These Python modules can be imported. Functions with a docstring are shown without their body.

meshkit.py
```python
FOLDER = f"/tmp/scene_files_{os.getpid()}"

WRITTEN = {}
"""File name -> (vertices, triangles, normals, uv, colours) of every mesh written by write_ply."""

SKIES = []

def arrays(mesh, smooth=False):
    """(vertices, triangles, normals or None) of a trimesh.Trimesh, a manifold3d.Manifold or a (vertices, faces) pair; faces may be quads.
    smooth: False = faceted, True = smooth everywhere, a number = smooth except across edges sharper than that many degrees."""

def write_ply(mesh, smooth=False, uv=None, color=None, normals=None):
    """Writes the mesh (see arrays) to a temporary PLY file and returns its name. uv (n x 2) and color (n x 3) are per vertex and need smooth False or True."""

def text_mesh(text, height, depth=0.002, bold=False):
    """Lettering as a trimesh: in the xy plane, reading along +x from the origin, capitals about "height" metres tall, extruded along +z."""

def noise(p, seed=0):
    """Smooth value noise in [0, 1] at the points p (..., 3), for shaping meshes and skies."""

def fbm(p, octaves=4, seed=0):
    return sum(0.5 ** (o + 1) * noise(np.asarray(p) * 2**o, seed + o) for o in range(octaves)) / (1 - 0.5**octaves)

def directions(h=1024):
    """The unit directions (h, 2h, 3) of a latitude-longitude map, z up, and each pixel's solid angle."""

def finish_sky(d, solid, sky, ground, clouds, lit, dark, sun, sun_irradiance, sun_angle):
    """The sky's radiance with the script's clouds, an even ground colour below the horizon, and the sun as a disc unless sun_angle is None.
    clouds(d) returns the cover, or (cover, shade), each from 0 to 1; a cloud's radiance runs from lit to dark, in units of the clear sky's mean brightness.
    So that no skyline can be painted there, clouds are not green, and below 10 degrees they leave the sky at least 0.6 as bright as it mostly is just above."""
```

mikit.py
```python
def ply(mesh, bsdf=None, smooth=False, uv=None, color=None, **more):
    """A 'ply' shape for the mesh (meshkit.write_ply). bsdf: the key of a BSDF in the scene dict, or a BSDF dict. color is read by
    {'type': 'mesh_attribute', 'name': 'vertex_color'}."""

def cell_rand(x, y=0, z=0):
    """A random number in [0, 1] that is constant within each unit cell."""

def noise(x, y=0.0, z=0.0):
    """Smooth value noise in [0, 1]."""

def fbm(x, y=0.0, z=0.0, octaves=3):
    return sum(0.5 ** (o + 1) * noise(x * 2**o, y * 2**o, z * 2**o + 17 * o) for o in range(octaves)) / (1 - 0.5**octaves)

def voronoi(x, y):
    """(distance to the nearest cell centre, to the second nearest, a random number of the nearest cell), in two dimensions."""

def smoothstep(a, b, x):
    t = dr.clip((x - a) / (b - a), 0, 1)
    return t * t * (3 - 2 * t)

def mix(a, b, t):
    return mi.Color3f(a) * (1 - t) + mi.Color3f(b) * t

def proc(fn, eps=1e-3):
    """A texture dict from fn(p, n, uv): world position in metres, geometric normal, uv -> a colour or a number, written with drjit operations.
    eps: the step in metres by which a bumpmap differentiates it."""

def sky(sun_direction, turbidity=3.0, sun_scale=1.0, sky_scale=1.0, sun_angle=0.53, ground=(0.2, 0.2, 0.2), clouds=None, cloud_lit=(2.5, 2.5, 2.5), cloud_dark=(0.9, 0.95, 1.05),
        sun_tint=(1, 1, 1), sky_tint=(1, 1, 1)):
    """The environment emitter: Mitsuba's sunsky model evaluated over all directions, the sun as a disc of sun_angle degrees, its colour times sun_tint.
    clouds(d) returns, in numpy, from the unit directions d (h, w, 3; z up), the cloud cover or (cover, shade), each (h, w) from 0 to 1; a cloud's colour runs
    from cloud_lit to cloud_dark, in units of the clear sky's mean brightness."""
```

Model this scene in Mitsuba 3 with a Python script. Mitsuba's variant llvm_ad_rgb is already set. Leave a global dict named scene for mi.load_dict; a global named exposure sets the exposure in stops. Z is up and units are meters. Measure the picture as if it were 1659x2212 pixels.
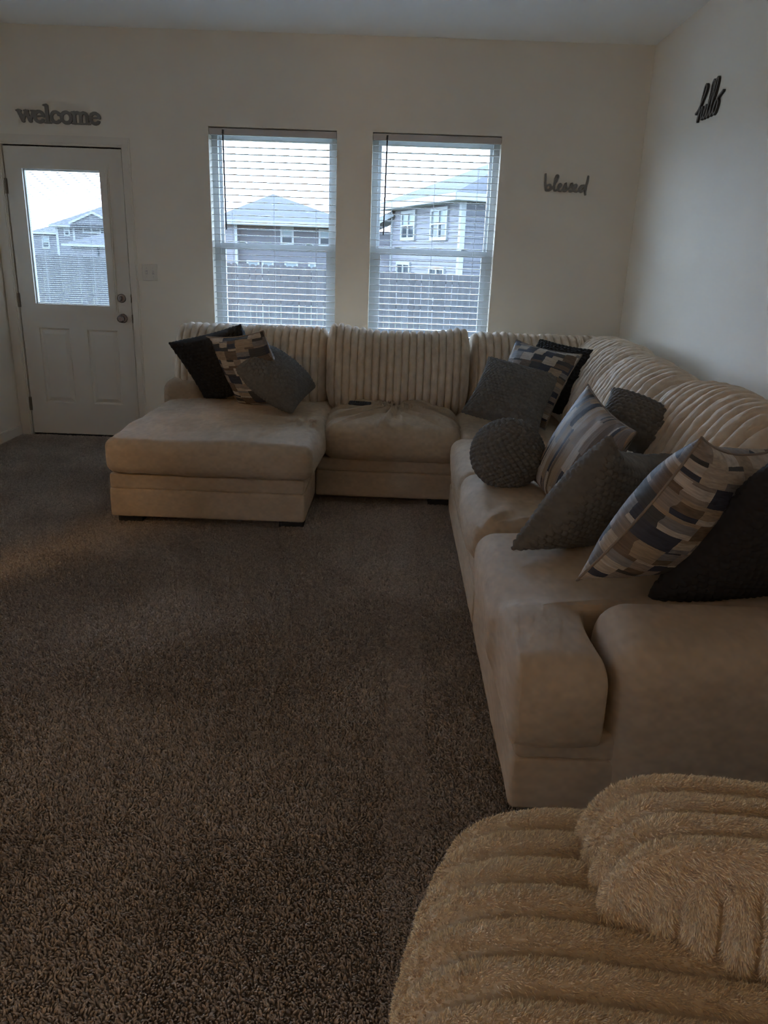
import math, random
import numpy as np, trimesh, drjit as dr, mitsuba as mi, mikit, meshkit
from shapely.geometry import Polygon, LineString, box as sbox
from shapely.ops import unary_union
from mikit import noise, fbm, voronoi, cell_rand, smoothstep, mix
T = mi.ScalarTransform4f
scene, labels = {}, {}

# ------------------------------------------------------------ camera
YAW, PITCH, ROLL, HGT = -0.0066, 0.3207, 0.0356, 1.3898
_f = np.array([math.sin(YAW) * math.cos(PITCH), math.cos(YAW) * math.cos(PITCH), -math.sin(PITCH)])
_r = np.array([math.cos(YAW), -math.sin(YAW), 0.0]); _u = np.cross(_r, _f)
_up = -math.sin(ROLL) * _r + math.cos(ROLL) * _u
CAM = np.array([0, 0, HGT])
scene['camera'] = {'type': 'perspective', 'fov': math.degrees(2 * math.atan(1659 / 2 / 1649.6)), 'fov_axis': 'x', 'near_clip': 0.05, 'far_clip': 500.0,
                   'to_world': T().look_at(origin=CAM.tolist(), target=(CAM + _f).tolist(), up=_up.tolist())}
# ------------------------------------------------------------ sky, exposure
exposure = 6.58
def clouds(d):
    p = d * [3.0, 3.0, 7.0]
    c = meshkit.fbm(p, 4, seed=3)
    return np.clip(0.80 + 0.3 * c, 0, 1), np.clip(0.15 + 0.5 * (meshkit.fbm(p * 1.7 + 5, 3, seed=9) - 0.4), 0, 1)
scene['sky'] = mikit.sky((-0.80, 0.45, 0.35), turbidity=5, sun_scale=0.0, sky_scale=1.0, ground=(0.16, 0.16, 0.15), clouds=clouds,
                         cloud_lit=(1.05, 1.42, 1.98), cloud_dark=(0.78, 1.06, 1.48), sky_tint=(0.85, 1.0, 1.15))
# ------------------------------------------------------------ lamps (both unseen, placed for warm light from the left and from behind)
LAMPS = [(-3.9, -0.55, 0.15, 5.5), (-0.9, -2.3, 0.16, 0.17)]
LAMP_TINT = np.array([1.0, 0.60, 0.27])

# ------------------------------------------------------------ helpers
def new_key(k):
    if k not in scene and k not in THINGS: return k
    i = 1
    while f'{k}_{i:03d}' in scene or f'{k}_{i:03d}' in THINGS: i += 1
    return f'{k}_{i:03d}'
THINGS = set()
def thing(name, label, cat, group=None):
    k = new_key(name); THINGS.add(k)
    labels[k] = {'label': label, 'category': cat}
    if group: labels[k]['group'] = group
    return k
def put(name, mesh, m, parent=None, smooth=False, label=None, kind=None, **kw):
    k = new_key(f'{parent}__{name}' if parent else name)
    scene[k] = mesh if isinstance(mesh, dict) else mikit.ply(mesh, m, smooth=smooth, **kw)
    if label or kind:
        labels.setdefault(k, {})
        if label: labels[k]['label'] = label
        if kind: labels[k]['kind'] = kind
    return k
def struct(name, mesh, m, label, parent=None, **kw):
    return put(name, mesh, m, parent, label=label, kind='structure', **kw)
def solo(name, mesh, m, label, cat, group=None, **kw):
    k = put(name, mesh, m, label=label, **kw); labels[k]['category'] = cat
    if group: labels[k]['group'] = group
    return k
cat = trimesh.util.concatenate
def bx(x0, x1, y0, y1, z0, z1):
    m = trimesh.creation.box((x1 - x0, y1 - y0, z1 - z0)); m.apply_translation(((x0 + x1) / 2, (y0 + y1) / 2, (z0 + z1) / 2)); return m
def cbx(x0, x1, y0, y1, z0, z1, c=0.004):
    """box with chamfered edges"""
    h = np.array([x1 - x0, y1 - y0, z1 - z0]) / 2; c = min(c, h.min() * 0.9); pts = []
    for s in np.ndindex(2, 2, 2):
        s = np.array(s) * 2 - 1
        for k in range(3):
            v = h - c; v[k] = h[k]; pts.append(s * v)
    m = trimesh.convex.convex_hull(np.array(pts)); m.apply_translation(((x0 + x1) / 2, (y0 + y1) / 2, (z0 + z1) / 2)); return m
def cyl(p0, p1, r, n=14):
    return trimesh.creation.cylinder(radius=r, segment=np.array([p0, p1], float), sections=n)
def lathe(prof, n=28):
    return trimesh.creation.revolve(np.array(prof, float), sections=n)
def xf(m, R=None, t=(0, 0, 0)):
    M = np.eye(4)
    if R is not None: M[:3, :3] = R
    M[:3, 3] = t; m = m.copy(); m.apply_transform(M); return m
def tube(pts, r, n=8, closed=False):
    P = np.asarray(pts, float); K = len(P); ang = np.arange(n) * 2 * np.pi / n
    tan = (np.roll(P, -1, 0) - np.roll(P, 1, 0)) if closed else np.gradient(P, axis=0)
    tan /= np.linalg.norm(tan, axis=1, keepdims=True) + 1e-12
    ref = np.array([0.31, 0.2, 0.93]); a = np.cross(tan, ref); a /= np.linalg.norm(a, axis=1, keepdims=True) + 1e-12
    b = np.cross(tan, a); rr = np.broadcast_to(r, (K,))[:, None, None]
    V = P[:, None] + rr * (np.cos(ang)[None, :, None] * a[:, None] + np.sin(ang)[None, :, None] * b[:, None])
    f = []; M = K if closed else K - 1
    for i in range(M):
        for j in range(n):
            f.append([i * n + j, i * n + (j + 1) % n, ((i + 1) % K) * n + (j + 1) % n, ((i + 1) % K) * n + j])
    f = np.array(f); f = np.vstack([f[:, [0, 2, 1]], f[:, [0, 3, 2]]])
    V = V.reshape(-1, 3)
    if not closed:
        V = np.vstack([V, P[0], P[-1]]); c0, c1 = K * n, K * n + 1
        f = np.vstack([f, [[c0, j, (j + 1) % n] for j in range(n)], [[c1, (K - 1) * n + (j + 1) % n, (K - 1) * n + j] for j in range(n)]])
    m = trimesh.Trimesh(V, f, process=False); m.fix_normals(); return m
def extr(poly, d):
    gs = getattr(poly, 'geoms', [poly])
    return cat([trimesh.creation.extrude_polygon(g, d, engine='earcut') for g in gs])
def spline(pts, n=10):
    P = np.asarray(pts, float); P = np.vstack([2 * P[0] - P[1], P, 2 * P[-1] - P[-2]]); out = []
    for i in range(1, len(P) - 2):
        t = np.linspace(0, 1, n, endpoint=False)[:, None]; a, b, c, d = P[i - 1:i + 3]
        out.append(0.5 * (2 * b + (c - a) * t + (2 * a - 5 * b + 4 * c - d) * t**2 + (3 * b - 3 * c + d - a) * t**3))
    return np.vstack(out + [P[-2:-1]])
def rotz(a): c, s = math.cos(a), math.sin(a); return np.array([[c, -s, 0], [s, c, 0], [0, 0, 1.0]])
def rodr(v):
    v = np.array(v, float); a = np.linalg.norm(v); k = v / a
    K = np.array([[0, -k[2], k[1]], [k[2], 0, -k[0]], [-k[1], k[0], 0]]); return np.eye(3) + math.sin(a) * K + (1 - math.cos(a)) * K @ K
# ------------------------------------------------------------ materials
def rgb(*c): return {'type': 'rgb', 'value': list(c)}
def mat(name, d): scene[name] = {'type': 'twosided', 'b': d}
def prin(c, rough=0.6, **k): return {'type': 'principled', 'base_color': c if isinstance(c, dict) else rgb(*c), 'roughness': rough, **k}
def bump(d, fn, scale, eps=1e-3): return {'type': 'bumpmap', 'arbitrary': mikit.proc(fn, eps), 'scale': scale, 'b': d}
mat('m_wall', bump(prin((0.75, 0.71, 0.63), 0.75), lambda p, n, uv: fbm(p.x * 90, p.y * 90, p.z * 90, 2), 0.0012, 2e-3))
mat('m_ceiling', prin((0.72, 0.72, 0.70), 0.9))
mat('m_white_paint', prin((0.66, 0.63, 0.57), 0.45))
mat('m_trim', prin((0.68, 0.64, 0.57), 0.5))
mat('m_vinyl', prin((0.50, 0.52, 0.52), 0.4))
mat('m_slat', prin((0.54, 0.55, 0.545), 0.5))
mat('m_head', prin((0.50, 0.47, 0.46), 0.6))
mat('m_dark', prin((0.025, 0.025, 0.03), 0.5))
mat('m_gap', prin((0.02, 0.02, 0.02), 0.9))
mat('m_nickel', {'type': 'roughconductor', 'material': 'Cr', 'alpha': 0.22, 'specular_reflectance': rgb(0.40, 0.37, 0.33)})
mat('m_hinge', prin((0.20, 0.17, 0.13), 0.45, metallic=0.6))
scene['m_glass'] = {'type': 'thindielectric', 'int_ior': 1.5}
mat('m_sign', bump(prin((0.185, 0.175, 0.16), 0.7), lambda p, n, uv: fbm(p.x * 60, p.y * 60, p.z * 200, 2), 0.001, 2e-3))
mat('m_sign_edge', prin((0.035, 0.033, 0.03), 0.8))
def sofa_col(p, n, uv):
    w = fbm(p.x * 7, p.y * 7, p.z * 7, 3); h = fbm(p.x * 55, p.y * 30, p.z * 55, 2)
    return mix((0.365, 0.283, 0.195), (0.415, 0.325, 0.230), smoothstep(0.3, 0.7, w)) * (0.86 + 0.28 * h)
mat('m_sofa', bump(prin(mikit.proc(sofa_col), 0.9, sheen=1.0, sheen_tint=0.2), lambda p, n, uv: fbm(p.x * 160, p.y * 110, p.z * 160, 2) + 1.5 * fbm(p.x * 22, p.y * 14, p.z * 22, 2), 0.0022, 2e-3))
def rib_col(p, n, uv):
    w = fbm(p.x * 40, p.y * 40, p.z * 25, 3)
    return mix((0.46, 0.385, 0.295), (0.66, 0.57, 0.46), w)
mat('m_rib', bump(prin(mikit.proc(rib_col), 0.95, sheen=1.0, sheen_tint=0.3), lambda p, n, uv: fbm(p.x * 130, p.y * 130, p.z * 80, 3), 0.0045, 2e-3))
mat('m_plush', prin((0.60, 0.49, 0.335), 0.95, sheen=0.3))
mat('m_fur', {'type': 'diffuse', 'reflectance': {'type': 'mesh_attribute', 'name': 'vertex_color'}})
mat('m_leg', prin((0.012, 0.011, 0.010), 0.5))
def bub_col(c0, c1):
    def fn(p, n, uv): return mix(c0, c1, fbm(p.x * 60, p.y * 60, p.z * 60, 3))
    return mikit.proc(fn)
def plush_bump(p, n, uv): return fbm(p.x * 260, p.y * 260, p.z * 260, 2)
mat('m_bubble_gray', bump(prin(bub_col((0.086, 0.083, 0.075), (0.155, 0.148, 0.133)), 0.9, sheen=0.35), plush_bump, 0.0015))
mat('m_bubble_dark', bump(prin(bub_col((0.009, 0.0085, 0.008), (0.023, 0.0215, 0.020)), 0.9, sheen=0.2), plush_bump, 0.0015))
PAL = [(0.030, 0.034, 0.050), (0.16, 0.155, 0.155), (0.26, 0.20, 0.135), (0.34, 0.295, 0.24), (0.115, 0.078, 0.050), (0.042, 0.042, 0.040), (0.21, 0.175, 0.145), (0.38, 0.345, 0.305)]
def patch(p, n, uv):
    x, y = uv.x, uv.y + 0.004 * (noise(uv.x * 30, uv.y * 8) - 0.5)
    x = x + 0.006 * (noise(uv.y * 60, uv.x * 6, 3) - 0.5)
    row = dr.floor(y / 0.052); fy = y / 0.052 - row
    wcol = 0.062 + 0.05 * cell_rand(row, 7, 1)
    cx = x / wcol + 5 * cell_rand(row, 3, 2); col = dr.floor(cx); fx = cx - col
    sub = dr.select(cell_rand(row, col, 11) > 0.45, dr.floor(fy * 2 + 0.6 * cell_rand(row, col, 13)), 0.0)
    r = cell_rand(row * 3 + sub, col, 5) * 7.99
    c = mi.Color3f(*PAL[0])
    for i in range(1, 8): c = dr.select(r >= i, mi.Color3f(*PAL[i]), c)
    streak = 0.72 + 0.56 * fbm(x * 45, y * 260, 2.0, 2)
    return c * streak
mat('m_patch', bump(prin(mikit.proc(patch), 0.65, sheen=0.2), lambda p, n, uv: fbm(p.x * 22, p.y * 22, p.z * 22, 3), 0.006, 3e-3))
mat('m_piping', prin((0.20, 0.165, 0.13), 0.8))
# ------------------------------------------------------------ the room shell
YB, XR, XL, ZC, YE = 5.755, 1.638, -2.862, 2.776, 1.36
XK, YR = -6.0, -3.6
struct('floor', bx(XK, XR, YR, YB + 0.2, -0.12, 0.0), 'm_carpet_base', 'brown fitted carpet floor of the living room')
struct('ceiling', bx(XK, XR + 0.1, YR, YB + 0.2, ZC, ZC + 0.1), 'm_ceiling', 'plain white painted ceiling')
W1, W2, ZT, ZS = (-1.332, -0.450), (-0.206, 0.676), 2.204, 0.42
DOOR = (-2.772, -1.942, 2.050)
pw = Polygon([(XL - 0.12, 0), (XR + 0.12, 0), (XR + 0.12, ZC), (XL - 0.12, ZC)])
for a, b in (W1, W2): pw = pw.difference(sbox(a, ZS, b, ZT))
pw = pw.difference(sbox(DOOR[0] - 0.02, -0.01, DOOR[1] + 0.02, DOOR[2] + 0.02))
def wall_xz(poly, y0, d):   # polygon in (x,z), from y0 to y0+d
    m = extr(poly, d); v = m.vertices.copy(); m.vertices = np.stack([v[:, 0], y0 + d - v[:, 2], v[:, 1]], 1); m.fix_normals(); return m
def wall_yz(poly, x0, d):
    m = extr(poly, d); v = m.vertices.copy(); m.vertices = np.stack([x0 + v[:, 2], v[:, 0], v[:, 1]], 1); m.fix_normals(); return m
struct('wall_back', wall_xz(pw, YB, 0.16), 'm_wall', 'beige back wall with the door and two windows')
struct('wall_right', bx(XR, XR + 0.12, YR, YB, 0, ZC), 'm_wall', 'beige right wall behind the long side of the sofa')
struct('wall_left', bx(XL - 0.12, XL, YE, YB, 0, ZC), 'm_wall', 'beige left wall beside the door')
struct('wall_kitchen', bx(XK, XL - 0.12, YE, YE + 0.12, 0, ZC), 'm_wall', 'beige wall of the next room')
GD = (-2.9, -0.6, 2.10)   # unseen glass door, placed to light the room with daylight from the left
struct('wall_side', wall_yz(sbox(YR, 0, YE + 0.12, ZC).difference(sbox(GD[0], 0.03, GD[1], GD[2])), XK - 0.12, 0.12), 'm_wall', 'beige outer wall of the next room')
gm = (GD[0] + GD[1]) / 2
struct('window_3', wall_yz(sbox(GD[0], 0.03, GD[1], GD[2]).difference(unary_union([sbox(GD[0] + 0.06, 0.1, gm - 0.04, GD[2] - 0.06), sbox(gm + 0.04, 0.1, GD[1] - 0.06, GD[2] - 0.06)])), XK - 0.09, 0.06), 'm_vinyl', 'unseen white sliding glass door at the left, placed to let daylight in')
put('pane', bx(XK - 0.06, XK - 0.0599, GD[0] + 0.05, GD[1] - 0.05, 0.09, GD[2] - 0.05), 'm_glass', 'window_3')
struct('wall_rear', bx(XK, XR, YR - 0.12, YR, 0, ZC), 'm_wall', 'beige wall behind the camera')
struct('unseen_wall_stub', bx(XL - 0.12, XL, -0.45, 0.95, 0, ZC), 'm_wall', 'unseen beige partition at the left, placed to narrow the warm lamp light')  # out of view; shapes the warm strip of light on the floor
def baseboard(name, x0, x1, y0, y1, label):
    dx, dy = x1 - x0, y1 - y0
    m = cat([cbx(x0, x1, y0, y1, 0, 0.075, 0.003), cbx(x0 if dx > dy else x0, x1, y0, y1, 0.075, 0.085, 0.004)])
    struct(name, m, 'm_trim', label)
baseboard('baseboard_left', XL, XL + 0.013, YE, YB, 'white baseboard along the left wall')
baseboard('baseboard_back', DOOR[1] + 0.08, XR, YB - 0.013, YB, 'white baseboard along the back wall')
baseboard('baseboard_right', XR - 0.013, XR, YR, YB - 0.013, 'white baseboard along the right wall')
# ------------------------------------------------------------ carpet pile
def carpet_col(p, n, uv):
    w = fbm(p.x * 2.2, p.y * 2.2, 0, 3); q = noise(p.x * 170, p.y * 170, 0)
    return mix((0.35, 0.292, 0.245), (0.45, 0.385, 0.33), smoothstep(0.3, 0.7, w)) * (0.65 + 0.7 * q)
mat('m_carpet', {'type': 'diffuse', 'reflectance': mikit.proc(carpet_col)})
mat('m_carpet_base', {'type': 'diffuse', 'reflectance': rgb(0.17, 0.14, 0.115)})
TS, SP = 0.60, 0.0060
def carpet_tile(seed):
    g = np.random.default_rng(seed); n = int(TS / SP); a = (np.arange(n) + 0.5) * TS / n - TS / 2
    X, Y = np.meshgrid(a, a); P = np.stack([X.ravel(), Y.ravel()], 1) + g.uniform(-0.45, 0.45, (n * n, 2)) * SP
    K = len(P); q = np.c_[P, np.full(K, 0.0)]
    wx = meshkit.noise(q * 115, seed) - 0.5; wy = meshkit.noise(q * 115 + 9, seed + 1) - 0.5
    lean = np.stack([wx, wy], 1) * 0.017 + g.normal(0, 0.0024, (K, 2)) + [0.0015, 0]
    h = 0.0085 + 0.004 * g.random(K) + 0.005 * (meshkit.noise(q * 45, seed + 2) - 0.5)
    ph = g.uniform(0, 6.28, K); r = 0.0030 + 0.0010 * g.random(K)
    V = []
    for lev, (zz, rr, ll) in enumerate(((-0.002, 0.8, 0), (0.6, 1.05, 0.38))):
        for j in range(3):
            an = ph + j * 2.094 + lev * 0.6
            V.append(np.stack([P[:, 0] + lean[:, 0] * ll + rr * r * np.cos(an), P[:, 1] + lean[:, 1] * ll + rr * r * np.sin(an), h * zz], 1))
    V.append(np.stack([P[:, 0] + lean[:, 0], P[:, 1] + lean[:, 1], h], 1))
    V = np.stack(V, 1).reshape(-1, 3); f = []
    for j in range(3):
        k = (j + 1) % 3; f += [[j, k, 3 + k], [j, 3 + k, 3 + j], [3 + j, 3 + k, 6]]
    F = (np.arange(K)[:, None, None] * 7 + np.array(f)[None]).reshape(-1, 3)
    return trimesh.Trimesh(V, F, process=False)
CARPET = True
if CARPET:
    for v in range(2): scene[f'pile_tile_{v}'] = {'type': 'shapegroup', 'tuft': mikit.ply(carpet_tile(11 + v), 'm_carpet', smooth=True)}
    rng = random.Random(4); k = 0
    for i in range(7):
        for j in range(9):
            x, y = XL + TS / 2 + i * TS, YB - TS / 2 - j * TS
            if x - TS / 2 > 0.55 or y < 0.7: continue
            if x > -0.1 and y > 4.6: continue
            if x + TS / 2 > 0.62: x = 0.62 - TS / 2
            k += 1
            scene[f'carpet_pile__{k:03d}'] = {'type': 'instance', 'g': {'type': 'ref', 'id': f'pile_tile_{rng.randrange(2)}'},
                                              'to_world': T().translate([x, y, 0]).rotate([0, 0, 1], 90 * rng.randrange(4))}
    labels['carpet_pile'] = {'label': 'brown twisted pile of the fitted carpet covering the floor', 'category': 'carpet', 'kind': 'stuff'}

# ------------------------------------------------------------ door with a half light
def door():
    x0, x1, zt = DOOR; d = 'door_1'
    xs0, xs1 = x0 + 0.004, x1 - 0.004; yf = YB + 0.012; yb = yf + 0.044
    lx0, lx1, lz0, lz1 = -2.648, -2.098, 0.985, 1.903
    P1, P2 = (-2.648, -2.42, 0.258, 0.813), (-2.289, -2.062, 0.257, 0.811)
    poly = sbox(xs0, 0.018, xs1, zt - 0.008).difference(sbox(lx0, lz0, lx1, lz1))
    for a, b, c, e in (P1, P2): poly = poly.difference(sbox(a, c, b, e))
    slab = wall_xz(poly, yf, 0.044)
    struct('door_1', slab, 'm_white_paint', 'white back door with a half light above two raised panels')
    for a, b, c, e in (P1, P2):   # raised panel: sticking groove, bevel, field
        ring = [(0.0, 0.0), (0.006, 0.010), (0.014, 0.012), (0.040, 0.002), (0.042, 0.002)]
        V, F = [], []
        for o, dep in ring: V += [(a + o, yf + dep, c + o), (b - o, yf + dep, c + o), (b - o, yf + dep, e - o), (a + o, yf + dep, e - o)]
        for i in range(len(ring) - 1):
            for j in range(4): F.append([4 * i + j, 4 * i + (j + 1) % 4, 4 * i + 4 + (j + 1) % 4, 4 * i + 4 + j])
        n = 4 * (len(ring) - 1); F.append([n, n + 1, n + 2, n + 3])
        V += [(a, yf + 0.03, c), (b, yf + 0.03, c), (b, yf + 0.03, e), (a, yf + 0.03, e)]; q = n + 4
        for j in range(4): F.append([j, q + j, q + (j + 1) % 4, (j + 1) % 4])
        F.append([q, q + 3, q + 2, q + 1])
        put('raised_panel', (np.array(V), np.array(F)), 'm_white_paint', d)
    o = 0.034
    fr = []
    outer, inner = sbox(lx0 - o, lz0 - o - 0.012, lx1 + o + 0.02, lz1 + o), sbox(lx0 + 0.004, lz0 + 0.004, lx1 - 0.004, lz1 - 0.004)
    fr.append(wall_xz(outer.difference(inner), yf - 0.010, 0.010)); fr.append(wall_xz(outer.buffer(-0.010, join_style=2).difference(inner), yf - 0.017, 0.008))
    put('light_frame', cat(fr), 'm_white_paint', d, label='white raised frame around the door glass')
    put('pane', bx(lx0, lx1, yf + 0.004, yf + 0.0041, lz0, lz1), 'm_glass', d); put('pane', bx(lx0, lx1, yf + 0.038, yf + 0.0381, lz0, lz1), 'm_glass', d)
    # blind sealed between the panes
    put('blind_rail', cat([cbx(lx0, lx1, yf + 0.012, yf + 0.030, lz1 - 0.014, lz1, 0.002), cbx(lx0 + 0.004, lx1 - 0.004, yf + 0.014, yf + 0.028, lz0 + 0.002, lz0 + 0.012, 0.002)]), 'm_slat', d)
    put('spacer', cat([bx(lx0, lx0 + 0.012, yf + 0.006, yf + 0.036, lz0, lz1), bx(lx1 - 0.006, lx1, yf + 0.006, yf + 0.036, lz0, lz1)]), 'm_vinyl', d)
    s = slat_mesh(lx1 - lx0 - 0.03, 0.0125, 0.0016, 0.0011); c = mikit.ply(s, 'm_slat', smooth=40)
    z = lz1 - 0.024
    while z > lz0 + 0.02:
        put('slat', {**c, 'to_world': T().translate([(lx0 + lx1) / 2, yf + 0.021, z])}, None, d); z -= 0.0145
    for u in (0.17, 0.80):
        X = lx0 + (lx1 - lx0) * u; put('ladder_cord', cat([cyl((X, yf + 0.014, lz0 + 0.01), (X, yf + 0.014, lz1 - 0.01), 0.0007, 5), cyl((X, yf + 0.028, lz0 + 0.01), (X, yf + 0.028, lz1 - 0.01), 0.0007, 5)]), 'm_slat', d)
    put('blind_slider', cat([cbx(-2.064, -2.050, yf - 0.024, yf - 0.016, 1.865, 1.895, 0.002), cbx(-2.0605, -2.0535, yf - 0.021, yf - 0.016, 0.97, 1.88, 0.001)]), 'm_white_paint', d)
    Rm = np.array([[1, 0, 0], [0, 0, -1], [0, 1, 0]], float)   # lathe z -> -y
    def hw(prof, x, z): return xf(lathe(prof), Rm, (x, yf, z))
    k = put('deadbolt', cat([hw([(0, 0), (0.031, 0), (0.031, 0.004), (0.027, 0.009), (0.018, 0.011), (0, 0.011)], -2.013, 1.046)]), 'm_nickel', d, smooth=35, label='satin nickel deadbolt rose with thumb turn')
    put('thumb_turn', cbx(-2.020, -2.006, yf - 0.034, yf - 0.010, 1.030, 1.062, 0.005), 'm_nickel', k)
    put('knob', cat([hw([(0, 0), (0.033, 0), (0.033, 0.004), (0.028, 0.010), (0.013, 0.013), (0.011, 0.030), (0.021, 0.036), (0.0265, 0.046), (0.0255, 0.058), (0.018, 0.066), (0.0, 0.068)], -2.013, 0.903)]), 'm_nickel', d, smooth=35, label='satin nickel door knob')
    for z in (1.046, 0.903): put('strike_plate', cbx(-1.9415, -1.9360, YB - 0.012, YB + 0.006, z - 0.03, z + 0.03, 0.001), 'm_hinge', d)
    for z in (1.782, 1.009, 0.244):
        put('hinge', cat([cyl((x0 - 0.001, YB + 0.004, z - 0.05), (x0 - 0.001, YB + 0.004, z + 0.05), 0.0075, 10), cbx(x0 - 0.016, x0 + 0.012, YB + 0.0085, YB + 0.0115, z - 0.05, z + 0.05, 0.001)]), 'm_hinge', d)
    put('sweep', bx(xs0, xs1, yf + 0.002, yb, 0.0, 0.018), 'm_gap', d, label='black rubber sweep under the door')
    put('gasket', cat([bx(x0 - 0.004, xs0 - 0.001, yf + 0.020, yb, 0, zt), bx(xs1 + 0.001, x1 + 0.004, yf + 0.020, yb, 0, zt), bx(x0, x1, yf + 0.020, yb, zt - 0.0075, zt + 0.002)]), 'm_gap', d)
    # jambs and casing
    j = [bx(x0 - 0.02, x0 - 0.003, YB, YB + 0.16, 0, zt + 0.02), bx(x1 + 0.003, x1 + 0.02, YB, YB + 0.16, 0, zt + 0.02), bx(x0 - 0.02, x1 + 0.02, YB, YB + 0.16, zt + 0.002, zt + 0.02)]
    struct('trim_1', cat(j), 'm_trim', 'white door jamb')
    w = 0.052; L = max(x0 - 0.012 - w - 0.02, XL + 0.001)
    cs = sbox(L, 0, x1 + 0.012 + w, zt + 0.012 + w).difference(sbox(x0 - 0.010, -1, x1 + 0.010, zt + 0.010))
    c2 = sbox(L + 0.012, 0, x1 + w, zt + w).difference(sbox(x0 - 0.018, -1, x1 + 0.018, zt + 0.018))
    struct('trim_2', cat([wall_xz(cs, YB - 0.011, 0.011), wall_xz(c2, YB - 0.016, 0.006)]), 'm_trim', 'white moulded casing around the door')
def slat_mesh(L, w, t, crown):
    n = 7; y = np.linspace(-w / 2, w / 2, n); z = crown * (1 - (2 * y / w)**2)
    ring = np.vstack([np.c_[y, z + t / 2], np.c_[y[::-1], z[::-1] - t / 2]]); N = len(ring)
    V = np.vstack([np.c_[np.full(N, x), ring] for x in (-L / 2, L / 2)])
    F = [[j, N + j, N + (j + 1) % N] for j in range(N)] + [[j, N + (j + 1) % N, (j + 1) % N] for j in range(N)]
    for j in range(n - 1):
        a, b, c, e = j, j + 1, N - 2 - j, N - 1 - j
        F += [[a, b, c], [a, c, e], [N + a, N + c, N + b], [N + a, N + e, N + c]]
    m = trimesh.Trimesh(V, F, process=False); m.fix_normals(); return m
door()
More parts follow.
